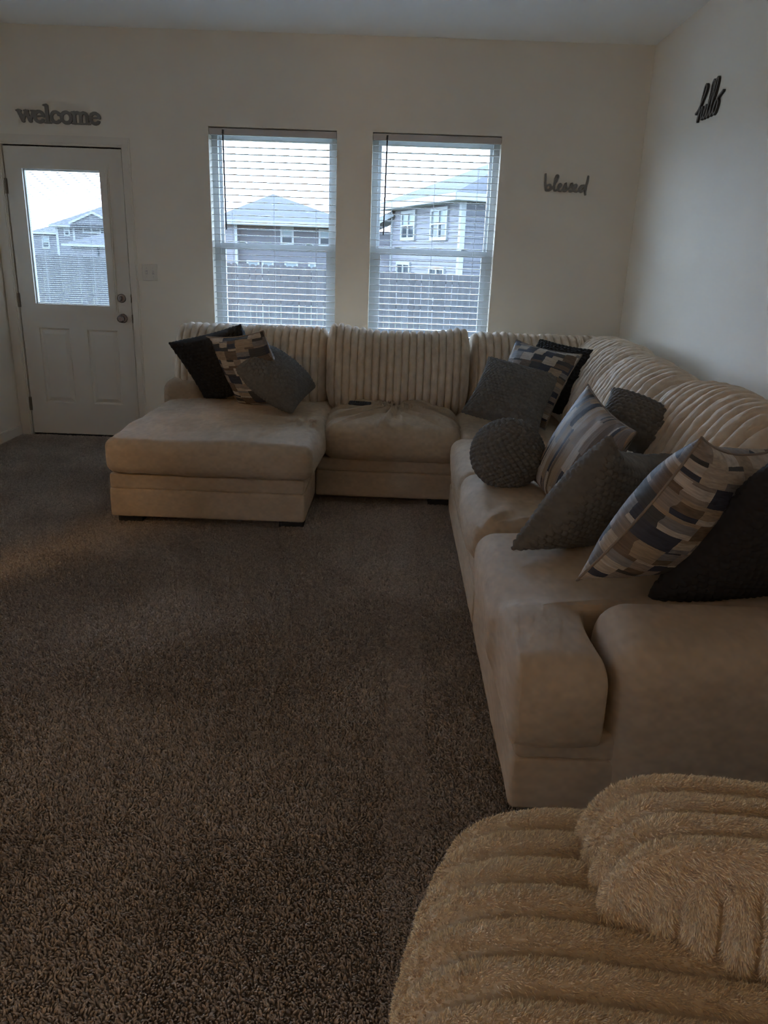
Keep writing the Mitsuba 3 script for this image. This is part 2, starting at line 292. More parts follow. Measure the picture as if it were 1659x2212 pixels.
# ------------------------------------------------------------ windows and blinds
def window(i, x0, x1, side):
    y0, y1, w = YB + 0.085, YB + 0.155, f'window_{i}'
    zm = 1.435
    fr = sbox(x0, ZS, x1, ZT).difference(sbox(x0 + 0.042, ZS + 0.045, x1 - 0.042, ZT - 0.038))
    struct(w, cat([wall_xz(fr, y0, 0.07), bx(x0 + 0.02, x1 - 0.02, y0 - 0.004, y0 + 0.02, ZS, ZS + 0.035)]), 'm_vinyl', f'white vinyl single-hung window {side}')
    def sash(name, ya, yb, za, zb, st, rt):
        s = sbox(x0 + 0.040, za, x1 - 0.040, zb).difference(sbox(x0 + 0.040 + st, za + rt[0], x1 - 0.040 - st, zb - rt[1]))
        k = put(name, cat([wall_xz(s, ya, yb - ya), wall_xz(s.buffer(0).intersection(sbox(x0, za, x1, zb)), ya + 0.004, yb - ya - 0.01)]), 'm_vinyl', w)
        put('pane', bx(x0 + 0.040 + st - 0.004, x1 - 0.040 - st + 0.004, (ya + yb) / 2, (ya + yb) / 2 + 0.0001, za + rt[0] - 0.004, zb - rt[1] + 0.004), 'm_glass', k)
        return k
    sash('upper_sash', y0 + 0.042, y0 + 0.066, zm - 0.010, ZT - 0.036, 0.022, (0.034, 0.026))
    lo = sash('lower_sash', y0 + 0.010, y0 + 0.040, ZS + 0.042, zm + 0.022, 0.034, (0.05, 0.042))
    for X in (x0 + 0.20, x1 - 0.20):
        put('sash_lock', cat([cbx(X - 0.028, X + 0.028, y0 + 0.012, y0 + 0.038, zm + 0.022, zm + 0.030, 0.003), cbx(X - 0.022, X + 0.012, y0 + 0.006, y0 + 0.020, zm + 0.030, zm + 0.037, 0.003)]), 'm_vinyl', lo)
    struct('window_sill', cbx(x0 + 0.001, x1 - 0.001, YB - 0.02, y0, ZS, ZS + 0.02, 0.004), 'm_trim', f'white sill of the window {side}', w)
    # horizontal blind hung inside the opening
    b = thing('window_blind', f'white horizontal slat blind with open slats in the window {side}', 'blind')
    yc = YB + 0.040; L = x1 - x0 - 0.008; xc = (x0 + x1) / 2
    put('headrail', cat([cbx(x0 + 0.004, x1 - 0.004, YB + 0.014, YB + 0.068, ZT - 0.046, ZT - 0.006, 0.002)]), 'm_vinyl', b)
    put('valance', cat([cbx(x0 + 0.002, x1 - 0.002, YB + 0.004, YB + 0.012, ZT - 0.050, ZT - 0.008, 0.003), cbx(x0 + 0.002, x0 + 0.010, YB + 0.004, YB + 0.05, ZT - 0.050, ZT - 0.008, 0.002), cbx(x1 - 0.010, x1 - 0.002, YB + 0.004, YB + 0.05, ZT - 0.050, ZT - 0.008, 0.002)]), 'm_head', b, label='grey-white valance strip across the top of the blind')
    s = mikit.ply(slat_mesh(L, 0.050, 0.0032, 0.0012), 'm_slat', smooth=40); z = ZT - 0.077; zs = []; q = random.Random(i)
    while z > ZS + 0.09:
        put('slat', {**s, 'to_world': T().translate([xc, yc, z]).rotate([1, 0, 0], 1.5 + q.uniform(-1.2, 1.2)).rotate([0, 1, 0], q.uniform(-0.06, 0.06))}, None, b); zs.append(z); z -= 0.0440
    put('bottom_rail', cbx(x0 + 0.004, x1 - 0.004, yc - 0.025, yc + 0.025, ZS + 0.05, ZS + 0.068, 0.004), 'm_slat', b)
    for u in (0.147, 0.441, 0.740):
        X = x0 + u; c = [cyl((X, yc + e, ZS + 0.06), (X, yc + e, ZT - 0.04), 0.0008, 5) for e in (-0.0262, 0.0262)]
        c += [cbx(X - 0.006, X + 0.006, yc - 0.027, yc + 0.0, zs[0] + 0.0005, zs[0] + 0.004, 0.001)]
        put('ladder_cord', cat(c), 'm_slat', b)
    X = x0 + 0.100
    wd = put('tilt_wand', cyl((X, YB - 0.004, ZT - 0.050), (X + (0.006 if i == 1 else -0.006), YB - 0.006, 1.545), 0.0048, 6), 'm_dark', b, label='dark tilt wand hanging at the left')
    put('hook', cat([cbx(X - 0.006, X + 0.006, YB - 0.006, YB + 0.006, ZT - 0.045, ZT - 0.018, 0.002), cyl((X, YB - 0.004, ZT - 0.056), (X, YB - 0.003, ZT - 0.040), 0.002, 6)]), 'm_dark', wd)
window(1, *W1, 'nearer the door'); window(2, *W2, 'nearer the corner')
# ------------------------------------------------------------ light switch
def switch():
    x0, x1, z0, z1 = -1.846, -1.733, 1.176, 1.293
    k = thing('light_switch', 'white double toggle light switch plate on the wall beside the door', 'light switch')
    put('plate', cbx(x0, x1, YB - 0.007, YB, z0, z1, 0.004), 'm_white_paint', k)
    for i, u in enumerate((0.033, 0.080)):
        X, Z = x0 + u, (z0 + z1) / 2
        put('toggle', xf(cbx(-0.005, 0.005, -0.016, 0.002, -0.006, 0.006, 0.002), np.array([[1, 0, 0], [0, 0.9, 0.44 * (1 if i else -1)], [0, -0.44 * (1 if i else -1), 0.9]]), (X, YB - 0.007, Z)), 'm_white_paint', k)
        put('toggle_slot', cbx(X - 0.0075, X + 0.0075, YB - 0.0078, YB - 0.004, Z - 0.014, Z + 0.014, 0.0005), 'm_head', k)
        for dz in (-0.030, 0.030): put('screw', xf(lathe([(0, 0), (0.0032, 0), (0.002, 0.0012), (0, 0.0014)], 10), np.array([[1, 0, 0], [0, 0, -1], [0, 1, 0.0]]), (X, YB - 0.0068, Z + dz)), 'm_head', k)
switch()
# ------------------------------------------------------------ word signs
def strokes(lines, w): return unary_union([LineString(l).buffer(w / 2, cap_style=1, join_style=1, quad_segs=5) for l in lines])
def sign_mesh(poly, d): return extr(poly.simplify(0.002), d)
def arc(cx, cy, rx, ry, a0, a1, n=22): t = np.radians(np.linspace(a0, a1, n)); return np.c_[cx + rx * np.cos(t), cy + ry * np.sin(t)]
def letter_w():
    s = [[(0.10, 0.92), (0.42, 0.14)], [(0.42, 0.14), (0.70, 0.90)], [(0.70, 0.90), (1.00, 0.14)], [(1.00, 0.14), (1.28, 0.92)]]
    return unary_union([strokes(s[::2], 0.30), strokes(s[1::2], 0.20), strokes([[(-0.06, 0.95), (0.30, 0.95)], [(0.55, 0.95), (0.88, 0.95)], [(1.12, 0.95), (1.42, 0.95)]], 0.14)]), 1.30
def letter_e(): return unary_union([strokes([arc(0.45, 0.5, 0.36, 0.42, 10, 320)], 0.26), strokes([[(0.15, 0.52), (0.80, 0.56)]], 0.14)]), 0.86
def letter_l(): return unary_union([strokes([[(0.25, 0.1), (0.25, 1.40)]], 0.28), strokes([[(0.0, 0.05), (0.52, 0.05)], [(0.02, 1.42), (0.25, 1.44)]], 0.15)]), 0.50
def letter_c(): return unary_union([strokes([arc(0.45, 0.5, 0.36, 0.42, 45, 318)], 0.26), strokes([[(0.70, 0.74), (0.72, 0.72)]], 0.28)]), 0.82
def letter_o(): return strokes([arc(0.48, 0.5, 0.38, 0.42, 0, 360, 40)], 0.27), 0.94
def letter_m():
    s = [[(0.2, 0.1), (0.2, 0.92)]] + [np.vstack([arc(0.2 + 0.25 + k * 0.52, 0.62, 0.26, 0.30, 170, 0), [(0.71 + k * 0.52, 0.1)]]) for k in (0, 1)]
    return unary_union([strokes(s, 0.26), strokes([[(0.0, 0.05), (0.42, 0.05)], [(0.54, 0.05), (0.92, 0.05)], [(1.06, 0.05), (1.44, 0.05)], [(0.0, 0.95), (0.2, 0.95)]], 0.14)]), 1.42
def welcome():
    k = thing('word_sign', 'dark grey cut-out word sign reading welcome in serif letters above the door', 'wall sign')
    fns = [letter_w, letter_e, letter_l, letter_c, letter_o, letter_m, letter_e]; x = 0; ps = []
    for f in fns:
        p, adv = f(); ps.append((p, x)); x += adv * 0.99
    x0, x1 = -2.630, -2.068; s = (x1 - x0) / x
    from shapely import affinity
    for i, (p, ox) in enumerate(ps):
        q = affinity.translate(p, ox, 0); q = affinity.affine_transform(q, [s, 0, 0, 0.078, x0, 2.186])
        dep = 0.013 + 0.0004 * (i % 2)
        put('letter', wall_xz(q.simplify(0.0004), YB - dep, dep - 0.001), 'm_sign', k)
welcome()
HELLO = [(-0.14, 0.26), (-0.02, 0.36), (0.14, 0.66), (0.20, 0.90), (0.15, 1.0), (0.09, 0.90), (0.045, 0.5), (0.0, 0.02), (0.035, 0.14), (0.12, 0.36), (0.17, 0.33), (0.165, 0.10), (0.20, 0.02), (0.26, 0.09), (0.335, 0.28), (0.325, 0.37), (0.285, 0.34), (0.265, 0.14), (0.315, 0.01), (0.38, 0.12), (0.50, 0.62), (0.525, 0.92), (0.48, 1.0), (0.435, 0.86), (0.415, 0.4), (0.43, 0.05), (0.475, 0.02), (0.53, 0.14), (0.65, 0.64), (0.675, 0.94), (0.63, 1.02), (0.585, 0.88), (0.565, 0.4), (0.58, 0.05), (0.625, 0.02), (0.68, 0.12), (0.76, 0.36), (0.71, 0.30), (0.70, 0.10), (0.76, 0.0), (0.83, 0.10), (0.85, 0.30), (0.80, 0.40), (0.84, 0.46), (0.98, 0.56)]
BLESSED = [(0.0, 1.0), (0.01, 0.5), (0.03, 0.06), (0.08, 0.02), (0.14, 0.16), (0.13, 0.36), (0.07, 0.34), (0.03, 0.16), (0.09, 0.02), (0.17, 0.12), (0.27, 0.60), (0.30, 0.90), (0.26, 0.96), (0.23, 0.7), (0.225, 0.12), (0.27, 0.03), (0.33, 0.16), (0.385, 0.36), (0.36, 0.46), (0.325, 0.36), (0.33, 0.10), (0.38, 0.02), (0.44, 0.16), (0.49, 0.50), (0.50, 0.36), (0.53, 0.14), (0.49, 0.02), (0.455, 0.07), (0.53, 0.10), (0.60, 0.30), (0.635, 0.52), (0.645, 0.36), (0.67, 0.14), (0.63, 0.02), (0.595, 0.06), (0.67, 0.10), (0.745, 0.34), (0.73, 0.46), (0.69, 0.36), (0.70, 0.10), (0.75, 0.02), (0.81, 0.10), (0.90, 0.42), (0.93, 0.34)]
BLESSED_D = [(0.93, 0.36), (0.86, 0.40), (0.82, 0.16), (0.86, 0.02), (0.92, 0.16), (0.99, 0.55), (1.0, 1.0), (0.985, 0.55), (0.965, 0.02), (0.975, -0.12)]
def word(k, lines, w, to, dep):
    P = [np.array([to(*q) for q in spline(l, 8)]) for l in lines]
    face = strokes(P, w); return face
b = thing('word_sign', 'small grey cut-out word sign reading blessed in handwriting, right of the windows', 'wall sign')
fb = word(b, [BLESSED, BLESSED_D], 0.0125, lambda x, y: (0.993 + 0.294 * x, 1.872 + 0.104 * y - 0.004 * x), 0.012)
put('lettering', wall_xz(fb.simplify(0.0004), YB - 0.014, 0.012), 'm_sign', b)
b = thing('word_sign', 'black and grey cut-out word sign reading hello in slanted handwriting on the right wall', 'wall sign')
fh = word(b, [HELLO], 0.0098, lambda x, y: (4.735 - 0.315 * (x + 0.07 * y), 2.166 + 0.172 * y), 0.018)
put('backing', wall_yz(fh.buffer(0.0012).simplify(0.0004), XR - 0.013, 0.0125), 'm_sign_edge', b, label='black edge of the letters')
put('lettering', wall_yz(fh.buffer(-0.0005).simplify(0.0004), XR - 0.0145, 0.002), 'm_sign', b, label='grey face of the letters')

# ------------------------------------------------------------ sectional sofa
def grid_box(n):
    """unit cube surface grid, welded; n = counts per axis"""
    V, F = [], []; off = 0
    def ax(k): s = np.linspace(-1, 1, k); return np.sign(s) * (1 - (1 - np.abs(s))**1.45)
    A = [ax(k) for k in n]
    for k in range(3):
        i, j = (k + 1) % 3, (k + 2) % 3
        for sg in (-1, 1):
            a, b = np.meshgrid(A[i], A[j], indexing='ij'); p = np.zeros(a.shape + (3,)); p[..., k] = sg; p[..., i] = a; p[..., j] = b
            na, nb = a.shape; idx = np.arange(na * nb).reshape(na, nb) + off
            q = np.stack([idx[:-1, :-1], idx[1:, :-1], idx[1:, 1:], idx[:-1, 1:]], -1).reshape(-1, 4)
            if sg < 0: q = q[:, ::-1]
            V.append(p.reshape(-1, 3)); F.append(q); off += na * nb
    V, F = np.vstack(V), np.vstack(F); F = np.vstack([F[:, [0, 1, 2]], F[:, [0, 2, 3]]])
    m = trimesh.Trimesh(V, F, process=False); m.merge_vertices(digits_vertex=6); return np.array(m.vertices), np.array(m.faces)
def soft(x0, x1, y0, y1, z0, z1, r=0.05, crown=0.02, bulge=0.01, seed=0, lump=0.006, n=None, warp=None, low=0.3):
    h = np.array([x1 - x0, y1 - y0, z1 - z0]) / 2; c = np.array([x0 + x1, y0 + y1, z0 + z1]) / 2
    n = n or [int(np.clip(s * 2 / 0.022, 8, 60)) for s in h]
    p, F = grid_box(n); r = min(r, h.min() * 0.98); inn = h - r; q = np.clip(p * h, -inn, inn); d = p * h - q
    d /= np.linalg.norm(d, axis=1, keepdims=True) + 1e-12; v = q + d * r
    u = v / h; e = np.clip(1 - u**2, 0, 1)
    dz = e[:, 0] * e[:, 1]; v[:, 2] += np.where(v[:, 2] > 0, crown, -crown * low) * np.sqrt(dz) * np.clip(np.abs(u[:, 2]), 0, 1)
    v[:, 0] += np.sign(v[:, 0]) * bulge * e[:, 1] * np.sqrt(e[:, 2]) * np.abs(u[:, 0]); v[:, 1] += np.sign(v[:, 1]) * bulge * e[:, 0] * np.sqrt(e[:, 2]) * np.abs(u[:, 1])
    v = v + d * (lump * 2 * (meshkit.fbm((v + c) * 6, 3, seed=seed) - 0.5))[:, None] + d * (0.0022 * (meshkit.fbm((v + c) * 30, 2, seed=seed + 5) - 0.5))[:, None]
    v += c
    if warp is not None: v = warp(v, u)
    return trimesh.Trimesh(v, F, process=False)
def closed_profile(pts, m):
    P = np.array(pts, float)
    for _ in range(3): P = np.stack([0.75 * P + 0.25 * np.roll(P, -1, 0), 0.25 * P + 0.75 * np.roll(P, -1, 0)], 1).reshape(-1, 2)
    L = np.r_[0, np.cumsum(np.linalg.norm(np.roll(P, -1, 0) - P, axis=1))]; Q = np.vstack([P, P[:1]]); t = np.linspace(0, L[-1], m, endpoint=False)
    P = np.c_[np.interp(t, L, Q[:, 0]), np.interp(t, L, Q[:, 1])]
    tn = np.roll(P, -1, 0) - np.roll(P, 1, 0); nr = np.c_[tn[:, 1], -tn[:, 0]]; nr /= np.linalg.norm(nr, axis=1, keepdims=True)
    if np.mean(((P - P.mean(0)) * nr).sum(1)) < 0: nr = -nr
    return P, nr
def ribbed(prof, L, nrib, depth, m=84, per=9, seed=0, ear=0.0, droop=0.0, lump=0.008, endr=0.10, shear=0.0, fuzz=0.003, sk=0.0, cap=0.026):
    """channel-tufted cushion: s along its length, closed profile in (a, z); returns vertices (s, a, z) and faces"""
    P, N = closed_profile(prof, m); C = P.mean(0); S, H = [], []
    for k in range(nrib):
        for j in range(per):
            f = j / per; S.append((k + f) / nrib * L); H.append(depth * math.sqrt(max(0, 1 - (2 * f - 1)**2)))
    S.append(L); H.append(0.0); S, H = np.array(S), np.array(H); u = 2 * S / L - 1
    dist = np.minimum(S, L - S); e = 1 - 0.42 * np.clip(1 - dist / endr, 0, 1)**2.2
    zmin, zmax = P[:, 1].min(), P[:, 1].max(); hz = (P[:, 1] - zmin) / (zmax - zmin)
    V = np.zeros((len(S), m, 3)); V[..., 0] = S[:, None] + shear * hz[None] + sk * np.sin(hz * np.pi)[None]
    Q = C + (P - C)[None] * np.stack([e, 1 - (1 - e) * 0.35], -1)[:, None, :]
    q3 = np.stack([np.broadcast_to(S[:, None], Q.shape[:2]), Q[..., 0], Q[..., 1]], -1)
    off = H[:, None] + lump * 2 * (meshkit.fbm(q3 * 5, 3, seed=seed) - 0.5) + fuzz * 2 * (meshkit.fbm(q3 * [45, 45, 28], 3, seed=seed + 3) - 0.5)
    Q = Q + N[None] * off[..., None]
    Q[..., 1] += hz[None]**2 * (ear * np.abs(u)**3 - droop * (1 - u**2) + 0.010 * (meshkit.noise(np.c_[S * 9, S * 0, S * 0], seed) - 0.5))[:, None]
    V[..., 1:] = Q; K = len(S)
    i, j = np.meshgrid(np.arange(K - 1), np.arange(m), indexing='ij'); a, b = i * m + j, i * m + (j + 1) % m
    F = np.stack([a, b, b + m, a + m], -1).reshape(-1, 4); V = V.reshape(-1, 3); ends = []
    for i0, sg in ((0, -1), (K - 1, 1)):
        base = V[i0 * m:(i0 + 1) * m]; c = base.mean(0); r1 = c + (base - c) * 0.72; r1[:, 0] = base[:, 0] + sg * cap * 0.7; c = c + [sg * cap, 0, 0]
        n0 = len(V); V = np.vstack([V, r1, c[None]])
        for jj in range(m):
            k2 = (jj + 1) % m; ends.append([i0 * m + jj, i0 * m + k2, n0 + k2, n0 + jj]); ends.append([n0 + jj, n0 + k2, n0 + m, n0 + m])
    F = np.vstack([F, ends]); F = np.vstack([F[:, [0, 1, 2]], F[:, [0, 2, 3]]]); F = F[(F[:, 0] != F[:, 1]) & (F[:, 1] != F[:, 2]) & (F[:, 0] != F[:, 2])]
    return V, F
def rib_mesh(V, F, fn):
    m = trimesh.Trimesh(fn(V), F, process=False); m.fix_normals(); return m
def wrinkle(cx, cy, amp, seed, freq=16, rad=0.45):
    def w(v, u):
        d = v[:, :2] - [cx, cy]; a = np.arctan2(d[:, 1], d[:, 0]); r = np.hypot(d[:, 0], d[:, 1])
        k = meshkit.noise(np.c_[a * freq / 3, r * 2.5, r * 0], seed); k = np.clip((k - 0.45) * 3, 0, 1)
        v = v.copy(); v[:, 2] += amp * k * np.exp(-(r / rad)**2) * (r > 0.03) * (u[:, 2] > 0); return v
    return w
def sofa():
    k = thing('sectional_sofa', 'large beige U-shaped sectional sofa with a chaise and channel-tufted back cushions', 'sofa')
    ZL, Z1, Z2, ZC0, ZC1 = 0.052, 0.208, 0.284, 0.288, 0.470
    def base(x0, x1, y0, y1, seed):
        m = cat([soft(x0, x1, y0, y1, ZL, Z1, r=0.018, crown=0, bulge=0.002, lump=0.002, seed=seed), soft(x0 + 0.005, x1 - 0.005, y0 + 0.005, y1 - 0.005, Z1 - 0.004, Z2, r=0.016, crown=0, bulge=0.003, lump=0.002, seed=seed + 1)])
        put('base', m, 'm_sofa', k, smooth=True)
    base(-1.463, -0.440, 3.785, 5.40, 1); base(-0.436, 0.405, 4.285, 5.40, 3); base(0.41, 1.42, 4.10, 5.40, 5); base(0.335, 1.42, 2.66, 4.14, 7); base(0.335, 1.42, 1.632, 2.655, 9)
    # seat cushions
    put('seat_cushion', soft(-1.470, -0.395, 3.755, 5.15, ZC0, ZC1, r=0.055, crown=0.030, bulge=0.022, seed=11, lump=0.012, n=[80, 100, 20], warp=wrinkle(-0.50, 4.25, 0.022, 3, 24, 0.30)), 'm_sofa', k, smooth=True, label='long chaise cushion')
    put('seat_cushion', soft(-0.392, 0.395, 4.245, 5.15, ZC0 - 0.012, ZC1, r=0.070, crown=0.040, bulge=0.022, seed=13, lump=0.013, n=[100, 100, 24], warp=wrinkle(0.03, 4.68, 0.045, 5, 30, 0.50)), 'm_sofa', k, smooth=True)
    put('seat_cushion', soft(0.400, 1.28, 4.17, 5.15, ZC0, ZC1 - 0.02, r=0.05, crown=0.014, bulge=0.012, seed=15), 'm_sofa', k, smooth=True)
    put('seat_cushion', soft(0.330, 1.24, 3.395, 4.165, ZC0, ZC1 - 0.015, r=0.060, crown=0.025, bulge=0.02, seed=17, lump=0.01), 'm_sofa', k, smooth=True)
    put('seat_cushion', soft(0.325, 1.24, 2.625, 3.392, ZC0, ZC1 - 0.005, r=0.065, crown=0.032, bulge=0.024, seed=19, lump=0.012, warp=wrinkle(0.36, 2.66, 0.016, 8, 14, 0.25)), 'm_sofa', k, smooth=True)
    # T-shaped cushion that wraps in front of the near arm
    def tee(v, u):
        v = v.copy(); x, y = v[:, 0], v[:, 1]; t = np.clip((1.955 - y) / 0.33, 0, 1)
        lim = 0.552 - 0.015 * np.sin(t * np.pi)
        w = np.clip((2.02 - y) / 0.10, 0, 1); w = w * w * (3 - 2 * w)
        f = (x - 0.318) / (1.24 - 0.318); v[:, 0] = x * (1 - w) + w * (0.318 + (lim - 0.318) * np.clip(f, -0.1, 1.05))
        front = np.exp(-((v[:, 0] - 0.42) / 0.17)**2) * np.clip((1.95 - y) / 0.3, 0, 1); v[:, 2] += 0.012 * front * (u[:, 2] > 0)
        v += 0.012 * (np.stack([meshkit.fbm(v * 5 + o, 3, seed=22) for o in (0, 7, 13)], 1) - 0.5)
        return v
    put('seat_cushion', soft(0.318, 1.24, 1.610, 2.622, 0.240, ZC1 - 0.004, r=0.065, crown=0.034, bulge=0.018, seed=21, lump=0.003, n=[80, 84, 20], warp=tee), 'm_sofa', k, smooth=True, label='near seat cushion that wraps in front of the arm')
    # arms and back frames
    put('arm', soft(-1.492, -1.222, 4.88, 5.42, ZL, 0.600, r=0.075, crown=0.006, bulge=0.006, seed=23, lump=0.004), 'm_sofa', k, smooth=True)
    put('arm', soft(0.568, 1.44, 1.606, 1.945, ZL, 0.530, r=0.085, crown=0.008, bulge=0.012, seed=25, lump=0.006, n=[44, 22, 30]), 'm_sofa', k, smooth=True)
    for a in ((-1.48, -0.42, 5.30, 5.43), (-0.418, 0.47, 5.30, 5.43), (0.472, 1.46, 5.30, 5.43)): put('back_frame', soft(*a, ZL, 0.74, r=0.04, crown=0, bulge=0, n=[24, 8, 16]), 'm_sofa', k, smooth=True)
    put('back_frame', soft(1.33, 1.46, 1.95, 5.29, ZL, 0.74, r=0.04, crown=0, bulge=0, n=[8, 40, 16]), 'm_sofa', k, smooth=True)
    # channel-tufted back cushions: profile in (depth, height)
    prof = [(0.00, 0.46), (0.02, 0.64), (0.10, 0.84), (0.20, 0.925), (0.34, 0.915), (0.41, 0.80), (0.42, 0.60), (0.40, 0.45), (0.20, 0.43)]
    def back(x0, x1, n, y0, seed, **kw):
        V, F = ribbed(prof, x1 - x0, n, 0.023, seed=seed, **kw)
        put('back_cushion', rib_mesh(V, F, lambda v: np.stack([x0 + v[:, 0], y0 + v[:, 1], v[:, 2]], 1)), 'm_rib', k, smooth=50)
    back(-1.435, -0.445, 20, 4.93, 31, ear=0.010); back(-0.425, 0.470, 19, 4.86, 33, ear=0.058, droop=0.0, shear=0.0, lump=0.012); back(0.50, 1.40, 18, 5.00, 35, ear=0.005)
    prof2 = [(0.00, 0.46), (0.05, 0.64), (0.17, 0.85), (0.29, 0.955), (0.42, 0.94), (0.48, 0.82), (0.49, 0.60), (0.45, 0.45), (0.22, 0.43)]
    def side(y0, y1, n, x0, seed, **kw):   # s runs from the far end towards the camera
        V, F = ribbed(prof2, y1 - y0, n, 0.024, seed=seed, lump=0.020, fuzz=0.006, endr=0.20, **kw)
        put('back_cushion', rib_mesh(V, F, lambda v: np.stack([x0 + v[:, 0] * 0 + v[:, 1], y1 - v[:, 0], v[:, 2]], 1)), 'm_rib', k, smooth=50)
    side(4.10, 5.20, 18, 1.01, 41, ear=-0.03, shear=-0.04); side(3.24, 4.14, 14, 0.93, 43, ear=-0.05, shear=-0.06); side(2.38, 3.30, 14, 0.95, 45, ear=-0.05, shear=-0.05); side(1.97, 2.45, 9, 1.10, 47, ear=0.01)
    for (x, y) in ((-1.382, 3.90), (-0.520, 3.90), (0.295, 4.385), (0.46, 1.72), (1.33, 1.72), (-1.40, 5.30), (-0.52, 5.30), (0.42, 2.70), (1.33, 2.70), (1.33, 5.30)):
        put('leg', cbx(x - 0.065, x + 0.065, y - 0.05, y + 0.05, 0, ZL + 0.002, 0.004), 'm_leg', k, label='low black block foot')
sofa()
# ------------------------------------------------------------ throw pillows
def pillow_mesh(a, b, th, n, pinch=0.07, bub=0.0, pitch=0.024, seed=0, wr=0.006, sag=0.0, power=0.52):
    s = np.linspace(-1, 1, n); s = np.sign(s) * (1 - (1 - np.abs(s))**1.25); S, U = np.meshgrid(s, s, indexing='ij')
    X = a * S * (1 - pinch * (1 - U**2) * S**2); Y = b * U * (1 - pinch * (1 - S**2) * U**2)
    Z = th * (np.clip(1 - np.abs(S)**2.3, 0, 1) * np.clip(1 - np.abs(U)**2.3, 0, 1))**power
    env = np.clip(Z / (0.35 * th), 0, 1); sides = []
    for sg in (1, -1):
        p = np.stack([X, Y, Z * sg], -1)
        z = Z + wr * 2 * env * (meshkit.fbm(p * 7, 3, seed=seed + (sg > 0)) - 0.5) + 0.5 * wr * env * (meshkit.fbm(p * 22, 2, seed=seed + 9) - 0.5)
        if bub:
            gx, gy = X / pitch, Y / (pitch * 0.866); best = np.full(X.shape, 9.0); r0 = np.floor(gy)
            for dy in (-1, 0, 1, 2):
                row = r0 + dy; ox = 0.5 * (np.abs(row) % 2); c0 = np.floor(gx - ox)
                for dx in (-1, 0, 1, 2):
                    best = np.minimum(best, np.hypot((gx - ox - c0 - dx), (gy - row) * 0.866))
            z = z + bub * np.sqrt(np.clip(1 - (best / 0.56)**2, 0, 1)) * np.clip(Z / (0.1 * th), 0.55, 1)
        sides.append(np.stack([X, Y, sg * z], -1))
    idx = np.arange(n * n).reshape(n, n); q = np.stack([idx[:-1, :-1], idx[1:, :-1], idx[1:, 1:], idx[:-1, 1:]], -1).reshape(-1, 4)
    V = np.vstack([sides[0].reshape(-1, 3), sides[1].reshape(-1, 3)]); F = np.vstack([q, q[:, ::-1] + n * n])
    rim = np.r_[idx[0, :], idx[1:, -1], idx[-1, -2::-1], idx[-2:0:-1, 0]]; e = []
    V[rim, 2] = 0.0015; V[rim + n * n, 2] = -0.0015
    for i in range(len(rim)): e.append([rim[i], rim[(i + 1) % len(rim)], rim[(i + 1) % len(rim)] + n * n, rim[i] + n * n])
    F = np.vstack([F, e]); V[:, 2] += sag * (V[:, 0] / a)**2 + sag * 0.7 * (V[:, 1] / b)**2
    uv = V[:, :2] + np.where(np.arange(len(V)) < n * n, 0.0, 1.7)[:, None]
    return V, np.vstack([F[:, [0, 1, 2]], F[:, [0, 2, 3]]]), uv, V[rim]
def pillow(c, rv, size, kind, label, seed, th=0.085, pinch=0.09, long=False, sag=0.0, wr=0.007):
    R = rodr(rv) if len(rv) == 3 else None
    R = R.T                                     # columns: the pillow's own axes in the room
    k = thing('throw_pillow', label, 'pillow', {'gray': 'grey bubble-textured pillows', 'dark': 'charcoal bubble-textured pillows', 'patch': 'patchwork print pillows'}[kind])
    put_ = lambda V: V @ R.T + np.array(c)
    if kind == 'patch':
        V, F, uv, rim = pillow_mesh(*size, th, 52, pinch, seed=seed, wr=wr, sag=sag)
        m = trimesh.Trimesh(put_(V), F, process=False)
        put('cover', m, 'm_patch', k, smooth=True, uv=(uv[:, ::-1] * [0.45, 1.5] if long else uv) + [seed * 1.37, seed * 0.71])
        put('piping', tube(put_(rim), 0.0038, 6, closed=True), 'm_piping', k, smooth=True, label='narrow brown piping around the edge')
    else:
        V, F, uv, rim = pillow_mesh(*size, th, 150, pinch, bub=0.0145 if kind == 'gray' else 0.015, pitch=0.0235 if kind == 'gray' else 0.026, seed=seed, wr=wr, sag=sag)
        put('cover', trimesh.Trimesh(put_(V), F, process=False), 'm_bubble_gray' if kind == 'gray' else 'm_bubble_dark', k, smooth=True)
